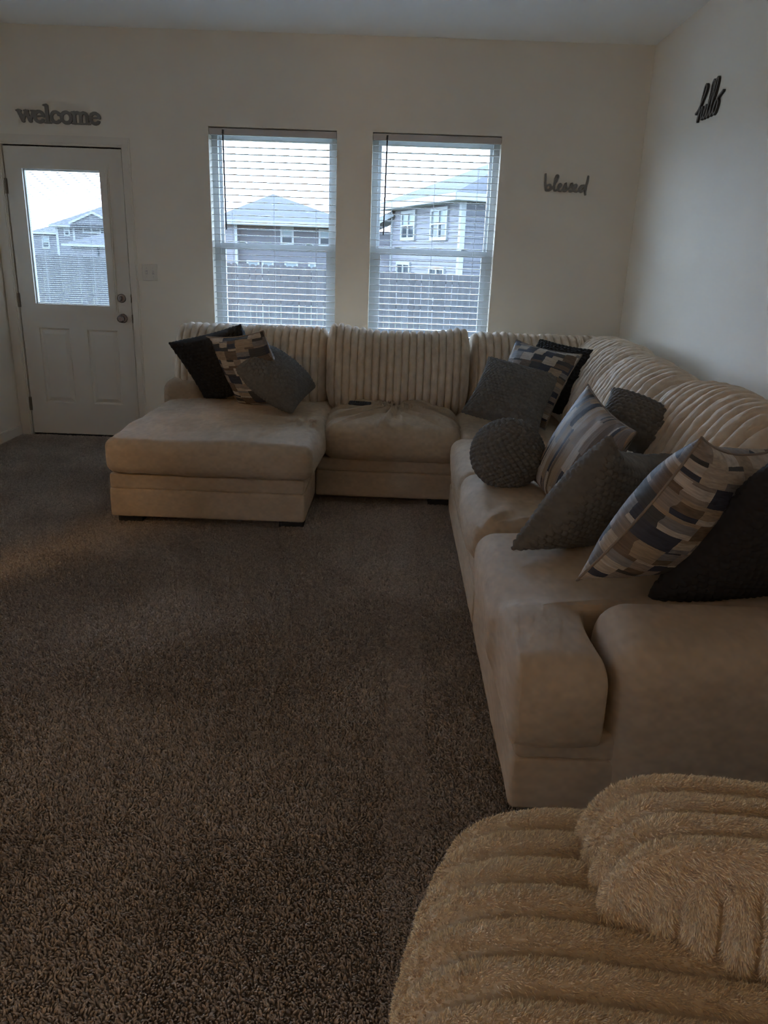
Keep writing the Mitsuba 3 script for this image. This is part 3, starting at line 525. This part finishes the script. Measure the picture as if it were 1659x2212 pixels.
PILLOWS = [
 ([-1.064, 4.78, 0.724], [-2.074, 0.389, -0.166], (0.247, 0.245), 'dark', 'charcoal bubble pillow leaning over the chaise arm behind a patchwork pillow', 0.080),
 ([-0.858, 4.60, 0.721], [-1.87, 0.671, 0.237], (0.236, 0.246), 'patch', 'patchwork pillow between the charcoal and grey pillows on the chaise', 0.070),
 ([-0.695, 4.56, 0.690], [-0.694, -0.259, -1.36], (0.200, 0.205), 'gray', 'grey bubble pillow in front of the patchwork pillow on the chaise', 0.115, 0.05),
 ([0.684, 4.40, 0.672], [-0.679, -0.06, 0.386], (0.226, 0.228), 'gray', 'grey bubble pillow in front of the patchwork pillow in the sofa corner', 0.085),
 ([0.814, 4.579, 0.712], [-1.009, 0.326, 0.749], (0.236, 0.244), 'patch', 'patchwork pillow standing behind the grey pillow in the sofa corner', 0.075),
 ([0.998, 4.776, 0.725], [-0.864, 0.264, 0.727], (0.242, 0.242), 'dark', 'charcoal bubble pillow rearmost in the sofa corner', 0.080),
 ([0.738, 2.931, 0.675], [-1.081, 0.709, 1.354], (0.25, 0.228), 'patch', 'patchwork pillow leaning behind the round grey pillow', 0.080, 0.09, True),
 ([1.012, 3.10, 0.780], [-0.565, -0.203, 0.468], (0.172, 0.135), 'gray', 'small grey bubble pillow propped against the back cushions along the right wall', 0.075),
 ([0.683, 2.429, 0.651], [-1.839, -0.969, -0.215], (0.24, 0.24), 'gray', 'grey bubble pillow with pointed corners leaning on the nearest patchwork pillow', 0.085, 0.24),
 ([0.809, 2.021, 0.749], [-1.888, -0.848, -0.257], (0.25, 0.25), 'patch', 'nearest patchwork pillow, tilted on its corner beside the sofa arm', 0.105, 0.15),
 ([1.075, 2.015, 0.69], [-2.033, -0.543, -0.157], (0.275, 0.27), 'dark', 'charcoal bubble pillow nearest the camera in the shade behind the sofa arm', 0.085),
]
for i, (c, rv, sz, kd, lb, th, *more) in enumerate(PILLOWS): pillow(c, rv, sz, kd, lb, 60 + i, th, *more)
def ball():
    m = trimesh.creation.icosphere(subdivisions=6, radius=1.0); v = np.array(m.vertices)
    N = 620; i = np.arange(N) + 0.5; ph = np.arccos(1 - 2 * i / N); t = np.pi * (1 + 5**0.5) * i
    pts = np.c_[np.cos(t) * np.sin(ph), np.sin(t) * np.sin(ph), np.cos(ph)]
    from scipy.spatial import cKDTree
    d, _ = cKDTree(pts).query(v); r = 0.149 * (1 + 0.03 * (meshkit.fbm(v * 2.5, 2, seed=4) - 0.5)) + 0.013 * np.sqrt(np.clip(1 - (d / 0.080)**2, 0, 1))
    v = v * r[:, None]; v[:, 2] *= 0.95
    m = trimesh.Trimesh(v + [0.497, 3.18, 0.615], m.faces, process=False)
    solo('round_pillow', m, 'm_bubble_gray', 'round ball-shaped grey bubble pillow on the sofa seat', 'pillow', smooth=True)
ball()
# ------------------------------------------------------------ remote control
def remote():
    k = thing('remote_control', 'slim black remote control lying on the middle seat cushion', 'remote control')
    R = rotz(math.radians(-9)) @ np.array([[1, 0, 0], [0, 0.94, -0.34], [0, 0.34, 0.94]]); c = (-0.205, 4.72, 0.522)
    put('body', xf(cbx(-0.070, 0.070, -0.019, 0.019, 0, 0.014, 0.005), R, c), 'm_dark', k)
    for i in range(7):
        for j in (-1, 0, 1): put('button', xf(cbx(-0.055 + i * 0.015, -0.047 + i * 0.015, j * 0.010 - 0.003, j * 0.010 + 0.003, 0.0135, 0.0155, 0.0006), R, c), 'm_leg', k)
remote()
# ------------------------------------------------------------ plush channel-tufted armchair in the foreground
def fur(mesh, count, seed, keep, length=0.0072, comb=(0, 0, -0.25), width=0.0014):
    g = np.random.default_rng(seed); tri = mesh.triangles; nr = mesh.face_normals; area = mesh.area_faces * keep(tri.mean(1), nr)
    f = g.choice(len(tri), count, p=area / area.sum()); r = np.sqrt(g.random((count, 1))); q = g.random((count, 1))
    vn = np.array(mesh.vertex_normals)[mesh.faces[f]]; w = np.concatenate([1 - r, r * (1 - q), r * q], 1)[..., None]
    P = (tri[f] * w).sum(1); N = (vn * w).sum(1); N /= np.linalg.norm(N, axis=1, keepdims=True)
    fl = np.stack([meshkit.noise(P * 38, seed + 1), meshkit.noise(P * 38 + 7, seed + 2), meshkit.noise(P * 38 + 3, seed + 3)], 1) - 0.5
    fl2 = np.stack([meshkit.noise(P * 110, seed + 4), meshkit.noise(P * 110 + 7, seed + 5), meshkit.noise(P * 110 + 3, seed + 6)], 1) - 0.5
    D = N * 0.6 + np.array(comb) + fl * 0.45 + fl2 * 0.45 + g.normal(0, 0.12, P.shape); D -= N * np.minimum(0, (D * N).sum(1, keepdims=True) - 0.12)
    D /= np.linalg.norm(D, axis=1, keepdims=True); ln = length * (0.65 + 0.6 * g.random((count, 1)))
    side = np.cross(D, g.normal(0, 1, P.shape)); side /= np.linalg.norm(side, axis=1, keepdims=True)
    mid = P + (N * 0.45 + D * 0.55) * ln * 0.5; tip = P + D * ln; W = width * (0.7 + 0.6 * g.random((count, 1)))
    V = np.stack([P - side * W * 0.5 - N * 0.001, P + side * W * 0.5 - N * 0.001, mid - side * W * 0.5, mid + side * W * 0.5, tip], 1).reshape(-1, 3)
    F = (np.arange(count)[:, None, None] * 5 + np.array([[0, 1, 3], [0, 3, 2], [2, 3, 4]])[None]).reshape(-1, 3)
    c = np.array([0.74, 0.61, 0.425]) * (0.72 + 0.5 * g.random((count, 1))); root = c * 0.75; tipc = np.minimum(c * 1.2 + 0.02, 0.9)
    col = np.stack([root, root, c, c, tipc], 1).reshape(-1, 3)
    return trimesh.Trimesh(V, F, process=False), col
def groove(f): return np.clip((np.abs(np.sin(np.pi * (f % 1))) - 0.30) / 0.2, 0.0, 1) + 1e-4
def chair():
    k = thing('armchair', 'cream shaggy plush armchair with thick channel tufting at the bottom right corner', 'armchair')
    # seat block: ribs run from the front edge (left) to the back
    P = [(0.115, 0.07), (0.088, 0.25), (0.094, 0.37), (0.135, 0.428), (0.24, 0.448), (0.42, 0.425), (0.60, 0.41), (0.90, 0.40), (0.93, 0.25), (0.92, 0.07), (0.5, 0.06)]
    V, F = ribbed(P, 1.08, 17, 0.037, m=120, per=12, seed=71, lump=0.004, fuzz=0.001, endr=0.035)
    seat = rib_mesh(V, F, lambda v: np.stack([v[:, 1] - 0.03 + np.clip((0.62 - v[:, 1]) / 0.35, 0, 1) * 0.11 * np.clip((0.42 - v[:, 0]) / 0.42, 0, 1)**2, 1.130 - v[:, 0], v[:, 2] + 0.012], 1))
    s = put('seat', seat, 'm_plush', k, smooth=50)
    m, col = fur(seat, 150000, 5, lambda c, n: groove((1.130 - c[:, 1] - 0.0) / 1.08 * 17) * ((c[:, 1] > 0.45) & (c[:, 0] < 0.75) & (c[:, 2] > 0.12) & (n[:, 2] > -0.2)), comb=(0.32, -0.05, -0.05))
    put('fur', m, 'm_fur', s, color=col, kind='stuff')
    # far arm: ribs run along its length and down the front end
    A = [(0.375, 0.38), (0.362, 0.45), (0.366, 0.52), (0.405, 0.580), (0.49, 0.592), (0.70, 0.585), (0.92, 0.580), (0.94, 0.55), (0.92, 0.42), (0.6, 0.40)]
    V, F = ribbed(A, 0.196, 4, 0.032, m=110, per=12, seed=73, lump=0.004, fuzz=0.001, endr=0.015, cap=0.002)
    arm = rib_mesh(V, F, lambda v: np.stack([v[:, 1], 1.062 - v[:, 0] - 0.09 * (v[:, 1] - 0.36), v[:, 2]], 1))
    a = put('arm', arm, 'm_plush', k, smooth=50)
    I = [(0.0, 0.38), (0.0, 0.47), (0.008, 0.545), (0.05, 0.575), (0.10, 0.55), (0.11, 0.38)]
    V, F = ribbed(I, 0.50, 10, 0.026, m=60, per=10, seed=75, lump=0.004, fuzz=0.002, endr=0.09)
    inner = rib_mesh(V, F, lambda v: np.stack([0.385 + v[:, 0], 0.880 + v[:, 1] - 0.30 * np.minimum(v[:, 0], 0.25), v[:, 2]], 1))
    b = put('inner_arm_panel', inner, 'm_plush', k, smooth=50)
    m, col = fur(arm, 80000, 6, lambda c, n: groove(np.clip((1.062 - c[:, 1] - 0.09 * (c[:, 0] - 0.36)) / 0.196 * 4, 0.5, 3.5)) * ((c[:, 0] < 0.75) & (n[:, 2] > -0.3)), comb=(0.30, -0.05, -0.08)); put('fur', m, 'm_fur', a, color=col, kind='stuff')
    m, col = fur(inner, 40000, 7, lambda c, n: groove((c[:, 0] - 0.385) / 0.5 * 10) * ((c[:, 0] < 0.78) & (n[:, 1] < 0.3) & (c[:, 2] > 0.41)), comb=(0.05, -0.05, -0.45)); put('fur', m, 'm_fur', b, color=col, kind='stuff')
    V, F = ribbed(A, 0.265, 4, 0.015, m=60, per=6, seed=77, endr=0.05)
    put('arm', rib_mesh(V, F, lambda v: np.stack([v[:, 1], 0.345 - v[:, 0], v[:, 2]], 1)), 'm_plush', k, smooth=50)
    Bp = [(0.0, 0.43), (0.02, 0.70), (0.09, 0.82), (0.20, 0.82), (0.26, 0.60), (0.25, 0.08), (0.10, 0.08)]
    V, F = ribbed(Bp, 1.0, 16, 0.014, m=60, per=6, seed=79)
    put('backrest', rib_mesh(V, F, lambda v: np.stack([0.88 + v[:, 1], 1.10 - v[:, 0], v[:, 2]], 1)), 'm_plush', k, smooth=50)
    for x in (0.16, 1.0):
        for y in (0.22, 1.02): put('leg', cyl((x, y, 0), (x, y, 0.09), 0.025), 'm_leg', k)
chair()
# ------------------------------------------------------------ unseen ceiling lamps, placed to warm the floor strip and the camera-facing sides
for i, (x, y, r, pw_) in enumerate(LAMPS):
    k = thing('unseen_ceiling_lamp', ['unseen round flush ceiling lamp at the left, placed to light the floor warmly', 'unseen round flush ceiling lamp behind the camera, placed to warm the sides facing it'][i], 'lamp')
    put('base', xf(lathe([(0, 0), (r + 0.02, 0), (r + 0.02, -0.02), (r, -0.025), (0, -0.025)]), None, (x, y, ZC)), 'm_vinyl', k)
    dm = lathe([(0, -0.075), (r * 0.5, -0.07), (r * 0.85, -0.05), (r, -0.025), (0, -0.025)]); dm.fix_normals()
    dd = mikit.ply(xf(dm, None, (x, y, ZC)), 'm_vinyl', smooth=30); dd['emitter'] = {'type': 'area', 'radiance': rgb(*(LAMP_TINT * pw_))}
    put('diffuser', dd, None, k)
# ------------------------------------------------------------ outside: yard, fence, houses
mat('m_lawn', prin(mikit.proc(lambda p, n, uv: mix((0.05, 0.06, 0.03), (0.09, 0.09, 0.05), fbm(p.x * 3, p.y * 3, 0, 4))), 0.9))
gv = np.array([(-90, YB + 0.2, -0.18), (40, YB + 0.2, -0.18), (-90, 19.5, -0.70), (40, 19.5, -0.70), (-90, 30, -1.2), (40, 30, -1.2), (-90, 150, -2.2), (40, 150, -2.2)])
struct('ground_outside', (gv, np.array([[0, 1, 3, 2], [2, 3, 5, 4], [4, 5, 7, 6]])), 'm_lawn', 'grass of the back yard')
mat('m_fence', bump(prin(mikit.proc(lambda p, n, uv: mix((0.0204, 0.0211, 0.0224), (0.0476, 0.0483, 0.0496), fbm(p.x * 40, p.y * 40, p.z * 1.6, 3)) * (0.8 + 0.4 * cell_rand(dr.floor(p.x / 0.146 + 500)))), 0.9), lambda p, n, uv: fbm(p.x * 90, 0, p.z * 3, 2), 0.004, 4e-3))
def fence():
    k = thing('picket_fence', 'weathered grey wooden privacy fence with dog-ear pickets across the yard', 'fence')
    w, h = 0.138, 1.84; c = 0.032
    po = Polygon([(-w / 2, 0), (w / 2, 0), (w / 2, h - c), (w / 2 - c, h), (-w / 2 + c, h), (-w / 2, h - c)])
    base = mikit.ply(wall_xz(po, -0.009, 0.018), 'm_fence'); g = random.Random(8); x = -16.0
    while x < 8.0:
        zt = 1.145 + (-3.0 - x) * 0.0165 if x > -4 else 1.1615 + (-4 - x) * 0.011
        put('picket', {**base, 'to_world': T().translate([x, 19.0 + g.uniform(-0.006, 0.006), zt - h + g.uniform(-0.012, 0.012)]).rotate([0, 1, 0], g.uniform(-0.25, 0.25))}, None, k); x += 0.146
    for z in (-0.35, 0.25, 0.85): put('rail', bx(-16.1, 8.1, 19.02, 19.06, z, z + 0.09), 'm_fence', k)
fence()
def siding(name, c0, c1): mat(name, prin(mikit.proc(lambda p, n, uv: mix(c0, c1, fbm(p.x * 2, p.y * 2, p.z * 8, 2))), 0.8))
siding('m_siding_grey', (0.0476, 0.0496, 0.0558), (0.0585, 0.0605, 0.0666)); siding('m_siding_pale', (0.0830, 0.0830, 0.0911), (0.0966, 0.0966, 0.1047))  # pale on left walls also stands in for the brighter light there
mat('m_shingle', prin(mikit.proc(lambda p, n, uv: mix((0.0204, 0.0224, 0.0265), (0.0374, 0.0394, 0.0435), fbm(p.x * 2.2, p.y * 2.2, p.z * 9, 3))), 0.9))
mat('m_house_trim', prin((0.1496, 0.1598, 0.1598), 0.6)); mat('m_house_glass', prin((0.025, 0.032, 0.036), 0.15, specular=0.1)); mat('m_house_shade', prin((0.09, 0.115, 0.12), 0.5))
def clap(p0, p1, z0, z1, pitch=0.20, lip=0.03, th=0.15):
    """lap-sided wall from p0 to p1 (plan), outer side on the right hand of p0->p1"""
    p0, p1 = np.array(p0, float), np.array(p1, float); d = (p1 - p0) / np.linalg.norm(p1 - p0); n = np.array([d[1], -d[0]]); pr = []
    z = z0
    while z < z1 - 0.01: pr += [(lip, z), (0.0, min(z + pitch, z1))]; z += pitch
    pr += [(-th, z1), (-th, z0)]; N = len(pr)
    V = [[*(q + n * o), zz] for q in (p0, p1) for o, zz in pr]
    F = [[i, (i + 1) % N, N + (i + 1) % N] for i in range(N)] + [[i, N + (i + 1) % N, N + i] for i in range(N)]
    m = trimesh.Trimesh(V, F, process=False)
    caps = trimesh.creation.triangulate_polygon(Polygon(pr), engine='earcut')[1] if len(set(pr)) > 2 else []
    F2 = [list(f) for f in caps] + [[N + f[0], N + f[2], N + f[1]] for f in caps]
    m = trimesh.Trimesh(V, F + F2, process=False); m.fix_normals(); return m
def frame_of(p0, p1):
    p0, p1 = np.array(p0, float), np.array(p1, float); d = (p1 - p0) / np.linalg.norm(p1 - p0); n = np.array([d[1], -d[0]])
    return np.array([[d[0], -n[0], 0], [d[1], -n[1], 0], [0, 0, 1.0]]), np.array([p0[0], p0[1], 0])   # local x along the wall, -y outwards
def house_window(par, p0, p1, s0, s1, z0, z1, half=True, mull=False):
    R, t = frame_of(p0, p1); fr = sbox(s0, z0, s1, z1); b = 0.13; xs = [s0 + b, (s0 + s1) / 2, s1 - b] if mull else [s0 + b, s1 - b]; zs = [z0 + b, (z0 + z1) / 2, z1 - b] if half else [z0 + b, z1 - b]
    holes = [sbox(xs[i] + (0.05 if mull and i == 1 else 0), zs[j] + (0.03 if j else 0), xs[i + 1] - (0.05 if mull and i == 0 else 0), zs[j + 1] - (0.03 if half and j == 0 else 0)) for i in range(len(xs) - 1) for j in range(len(zs) - 1)]
    k = put('window', xf(wall_xz(fr.difference(unary_union(holes)), -0.10, 0.12), R, t), 'm_house_trim', par)
    for h in holes:
        top = h.centroid.y > (z0 + z1) / 2
        put('window_pane', xf(wall_xz(h, -0.045, 0.02), R, t), 'm_house_shade' if (top and half) else 'm_house_glass', k)
def prism(pts, faces): return (np.array(pts, float), np.array(faces))
def slab(poly3, th=0.18):
    """roof slope: planar polygon given a thickness"""
    P = np.array(poly3, float); n = np.cross(P[1] - P[0], P[2] - P[0]); n /= np.linalg.norm(n); n = n if n[2] > 0 else -n; Q = P - [0, 0, th]; N = len(P)
    F = [[0, i, i + 1] for i in range(1, N - 1)] + [[N, N + i + 1, N + i] for i in range(1, N - 1)] + [[i, (i + 1) % N, N + (i + 1) % N] for i in range(N)] + [[i, N + (i + 1) % N, N + i] for i in range(N)]
    m = trimesh.Trimesh(np.vstack([P, Q]), F, process=False); m.fix_normals(); return m
def beam(a, b, w, h):
    a, b = np.array(a, float), np.array(b, float); L = np.linalg.norm(b - a); d = (b - a) / L; s = np.cross(d, [0, 0, 1]); s /= np.linalg.norm(s); u = np.cross(s, d)
    return xf(bx(0, L, -w / 2, w / 2, -h / 2, h / 2), np.stack([d, -s, u], 1), a)
def house_far():   # behind the window nearer the door
    k = thing('house', 'grey two-storey house with a pointed hip roof, seen through the window nearer the door', 'house'); y = 53.0
    A, B = (-10.56, y), (-3.4, y)
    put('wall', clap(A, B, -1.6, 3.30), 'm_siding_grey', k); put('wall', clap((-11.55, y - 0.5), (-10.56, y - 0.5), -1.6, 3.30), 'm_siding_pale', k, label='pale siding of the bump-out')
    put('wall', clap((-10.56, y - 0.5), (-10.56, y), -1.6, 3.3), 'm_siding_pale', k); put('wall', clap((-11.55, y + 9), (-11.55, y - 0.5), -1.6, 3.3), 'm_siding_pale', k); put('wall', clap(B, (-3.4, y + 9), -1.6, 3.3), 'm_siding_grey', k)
    put('corner_board', bx(-10.66, -10.50, y - 0.56, y - 0.40, -1.6, 3.3), 'm_house_trim', k)
    L, R, F_, K, ze = -12.1, -2.75, y - 1.1, y + 10.2, 3.42; ap = (-9.0, y + 5.0, 5.42); a2 = (-6.9, y + 5.0, 5.42)
    rf = put('roof', cat([slab([(L, F_, ze), (R, F_, ze), ap]), slab([(R, F_, ze), (R, K, ze), ap]), slab([(R, K, ze), (L, K, ze), ap]), slab([(L, K, ze), (L, F_, ze), ap])]), 'm_shingle', k)
    put('fascia', cat([bx(L, R, F_ - 0.03, F_ + 0.03, ze - 0.26, ze - 0.01), bx(L - 0.03, L + 0.03, F_, K, ze - 0.26, ze - 0.01), bx(R - 0.03, R + 0.03, F_, K, ze - 0.26, ze - 0.01), bx(L, R, F_, y + 0.1, ze - 0.30, ze - 0.26)]), 'm_house_trim', k)
    for x, yy, z in ((-8.6, y + 2.4, 4.55), (-7.6, y + 1.2, 4.1), (-6.1, y + 0.9, 4.0), (-5.0, y + 1.0, 4.0)): put('roof_vent', cyl((x, yy, z - 0.25), (x, yy, z + 0.12), 0.07, 8), 'm_house_trim', rf)
    house_window(k, A, B, 2.80, 3.68, 2.02, 3.14); house_window(k, A, B, 5.30, 6.14, 2.0, 3.05)
    for a, b in ((0.55, 1.40), (1.55, 2.35), (3.05, 3.95), (4.62, 5.15)): house_window(k, A, B, a, b, -0.25, 0.97)
house_far()
def house_near():   # behind the window nearer the corner
    k = thing('house', 'large lilac-grey two-storey house corner with paired windows, seen through the window nearer the corner', 'house')
    C, D = np.array((2.30, 30.0)), np.array((-0.32, 37.2)); d = (D - C) / np.linalg.norm(D - C); nr = np.array((0.94, 0.34)); E = C + nr * 11; ze = 3.50
    put('wall', clap(D, C, -1.4, ze), 'm_siding_pale', k); put('wall', clap(C, E, -1.4, ze), 'm_siding_grey', k, label='side wall in greyer siding, its shade put into the colour'); put('wall', clap(D + nr * 11, D, -1.4, ze), 'm_siding_pale', k)  # paler left wall, greyer side wall: light and shade put into the siding
    R, t = frame_of(D, C); Lw = np.linalg.norm(C - D)
    put('corner_board', cat([xf(bx(Lw - 0.14, Lw + 0.06, -0.09, 0.10, -1.4, ze - 0.05), R, t), xf(bx(0, 0.14, -0.09, 0.10, -1.4, ze - 0.05), R, t)]), 'm_house_trim', k)
    o = 0.55; c0 = C - d * o - nr * o; d0 = D + d * o - nr * o; e0 = E - d * o; f0 = D + nr * 11 + d * o; zr = 3.50
    mid = (C + D) / 2 + nr * 5.2; ap = (*mid, 6.15); ap2 = (*(mid + nr * 2), 6.15)
    put('roof', cat([slab([(*d0, zr + 0.22), (*c0, zr + 0.22), ap]), slab([(*c0, zr + 0.22), (*e0, zr + 0.22), ap2, ap]), slab([(*f0, zr + 0.22), (*d0, zr + 0.22), ap, ap2])]), 'm_shingle', k)
    put('fascia', cat([beam((*d0, zr + 0.08), (*c0, zr + 0.08), 0.05, 0.25), beam((*c0, zr + 0.08), (*e0, zr + 0.08), 0.05, 0.25), slab([(*d0, zr - 0.03), (*c0, zr - 0.03), (*C, zr - 0.03), (*D, zr - 0.03)], 0.03), slab([(*c0, zr - 0.03), (*e0, zr - 0.03), (*E, zr - 0.03), (*C, zr - 0.03)], 0.03)]), 'm_house_trim', k)
    def on(u): return Lw * u
    for cpx, z0, z1 in ((0.285, 2.15, 3.36), (0.73, 2.12, 3.34)): house_window(k, D, C, on(cpx) - 0.85, on(cpx) + 0.85, z0, z1, True, True)
    house_window(k, D, C, on(0.23) - 0.85, on(0.23) + 0.85, -0.2, 1.27, False, True); house_window(k, D, C, on(0.73) - 0.8, on(0.73) + 0.8, -0.2, 1.15, False, True)
    R2, t2 = frame_of(C, E)
    put('upper_eave', xf(cat([bx(1.0, 3.5, -0.4, 2.0, 3.95, 4.15), bx(1.2, 3.5, -0.1, 2.0, 3.4, 3.95)]), R2, t2), 'm_house_trim', k)
    # low wing on the left
    w0 = D + np.array((-1.7, 0.7)); put('wall', clap(w0, D + np.array((0.1, 0.4)), -1.4, 2.55), 'm_siding_pale', k, label='low left wing')
    put('roof', cat([slab([(*(w0 + (-0.5, -0.6)), 2.30), (*(D + (0.0, -0.3)), 3.45), (*(D + (0.4, 5)), 3.45), (*(w0 + (-0.5, 5)), 2.30)]),]), 'm_shingle', k)
    put('fascia', cat([beam((*(w0 + (-0.5, -0.65)), 2.15), (*(D + (0.0, -0.35)), 3.30), 0.05, 0.22), beam((*(w0 + (-0.5, -0.4)), 1.72), (*(D + (0, 0.2)), 1.80), 0.1, 0.16)]), 'm_house_trim', k)
house_near()
def house_door():   # through the door glass
    y = 75.0
    k = thing('house', 'two-storey grey house with a hip roof and white corner trim, seen through the door glass', 'house')
    A, B = (-31.8, y), (-26.2, y)
    put('wall', clap(A, B, -2.0, 3.2), 'm_siding_grey', k); put('wall', clap((A[0], y + 8), A, -2.0, 3.2), 'm_siding_pale', k)
    put('corner_board', cat([bx(-31.88, -31.66, y - 0.08, y, -2, 3.2), bx(-30.3, -30.1, y - 0.08, y, -2, 3.2)]), 'm_house_trim', k)
    house_window(k, A, B, 0.68, 1.25, 2.35, 3.25); house_window(k, A, B, 2.45, 4.15, 2.65, 3.30, False, True)
    L, R, F_, K, ze = -32.3, -25.2, y - 0.6, y + 8.5, 3.28; ap = (-28.9, y + 4.0, 5.20)
    put('roof', cat([slab([(L, F_, ze), (R, F_, ze), ap]), slab([(R, F_, ze), (R, K, ze), ap]), slab([(R, K, ze), (L, K, ze), ap]), slab([(L, K, ze), (L, F_, ze), ap])]), 'm_shingle', k)
    g = [(-30.25, y - 0.9, 3.45), (-28.05, y - 0.9, 4.42), (-25.8, y - 0.9, 3.45)]
    put('gable', wall_xz(Polygon([(p[0], p[2]) for p in g]), y - 0.75, 0.4), 'm_siding_grey', k)
    put('fascia', cat([beam(g[0], g[1], 0.12, 0.17), beam(g[1], g[2], 0.12, 0.17), bx(L, g[0][0], F_ - 0.05, F_ + 0.05, ze - 0.16, ze)]), 'm_house_trim', k)
    k = thing('house', 'single-storey house with a low hip roof at the right in the door glass', 'house'); y = 66.0
    A, B = (-26.9, y), (-21.5, y)
    put('wall', clap(A, B, -2, 1.50), 'm_siding_pale', k); put('wall', clap((A[0], y + 5), A, -2.0, 1.5), 'm_siding_pale', k)
    put('roof', cat([slab([(-27.5, y - 0.5, 1.62), (-21.0, y - 0.5, 1.62), (-22.8, y + 3, 3.25)]), slab([(-27.5, y + 6, 1.62), (-27.5, y - 0.5, 1.62), (-22.8, y + 3, 3.25)]), slab([(-21.0, y - 0.5, 1.62), (-21, y + 6, 1.62), (-22.8, y + 3, 3.25)])]), 'm_shingle', k)
    put('fascia', bx(-27.5, -21.0, y - 0.56, y - 0.46, 1.45, 1.63), 'm_house_trim', k)
    put('downspout', bx(-24.75, -24.65, y - 0.12, y - 0.02, -2, 1.45), 'm_house_glass', k)
    for (x0, x1, zr, ze_, yy, lb) in ((-38.6, -36.0, 3.35, 2.75, 85.0, 'tall narrow grey house left of the two-storey house, seen through the door glass'), (-43.5, -41.0, 2.4, 1.8, 92.0, 'small distant grey house leftmost in the door glass')):
        k = thing('house', lb, 'house')
        put('wall', clap((x0, yy), (x1, yy), -2.2, ze_), 'm_siding_grey', k); put('wall', clap((x0, yy + 6), (x0, yy), -2.2, ze_), 'm_siding_pale', k)
        xm = (x0 + x1) / 2 + 0.8
        put('roof', cat([slab([(x0 - 0.4, yy - 0.4, ze_), (x1 + 0.4, yy - 0.4, ze_), (xm, yy + 3, zr + 0.5)]), slab([(x0 - 0.4, yy + 6, ze_), (x0 - 0.4, yy - 0.4, ze_), (xm, yy + 3, zr + 0.5)])]), 'm_shingle', k)
        put('fascia', bx(x0 - 0.4, x1 + 0.4, yy - 0.46, yy - 0.38, ze_ - 0.18, ze_), 'm_house_trim', k)
        house_window(k, (x0, yy), (x1, yy), 0.9, 1.7, ze_ - 1.6, ze_ - 0.3)
house_door()
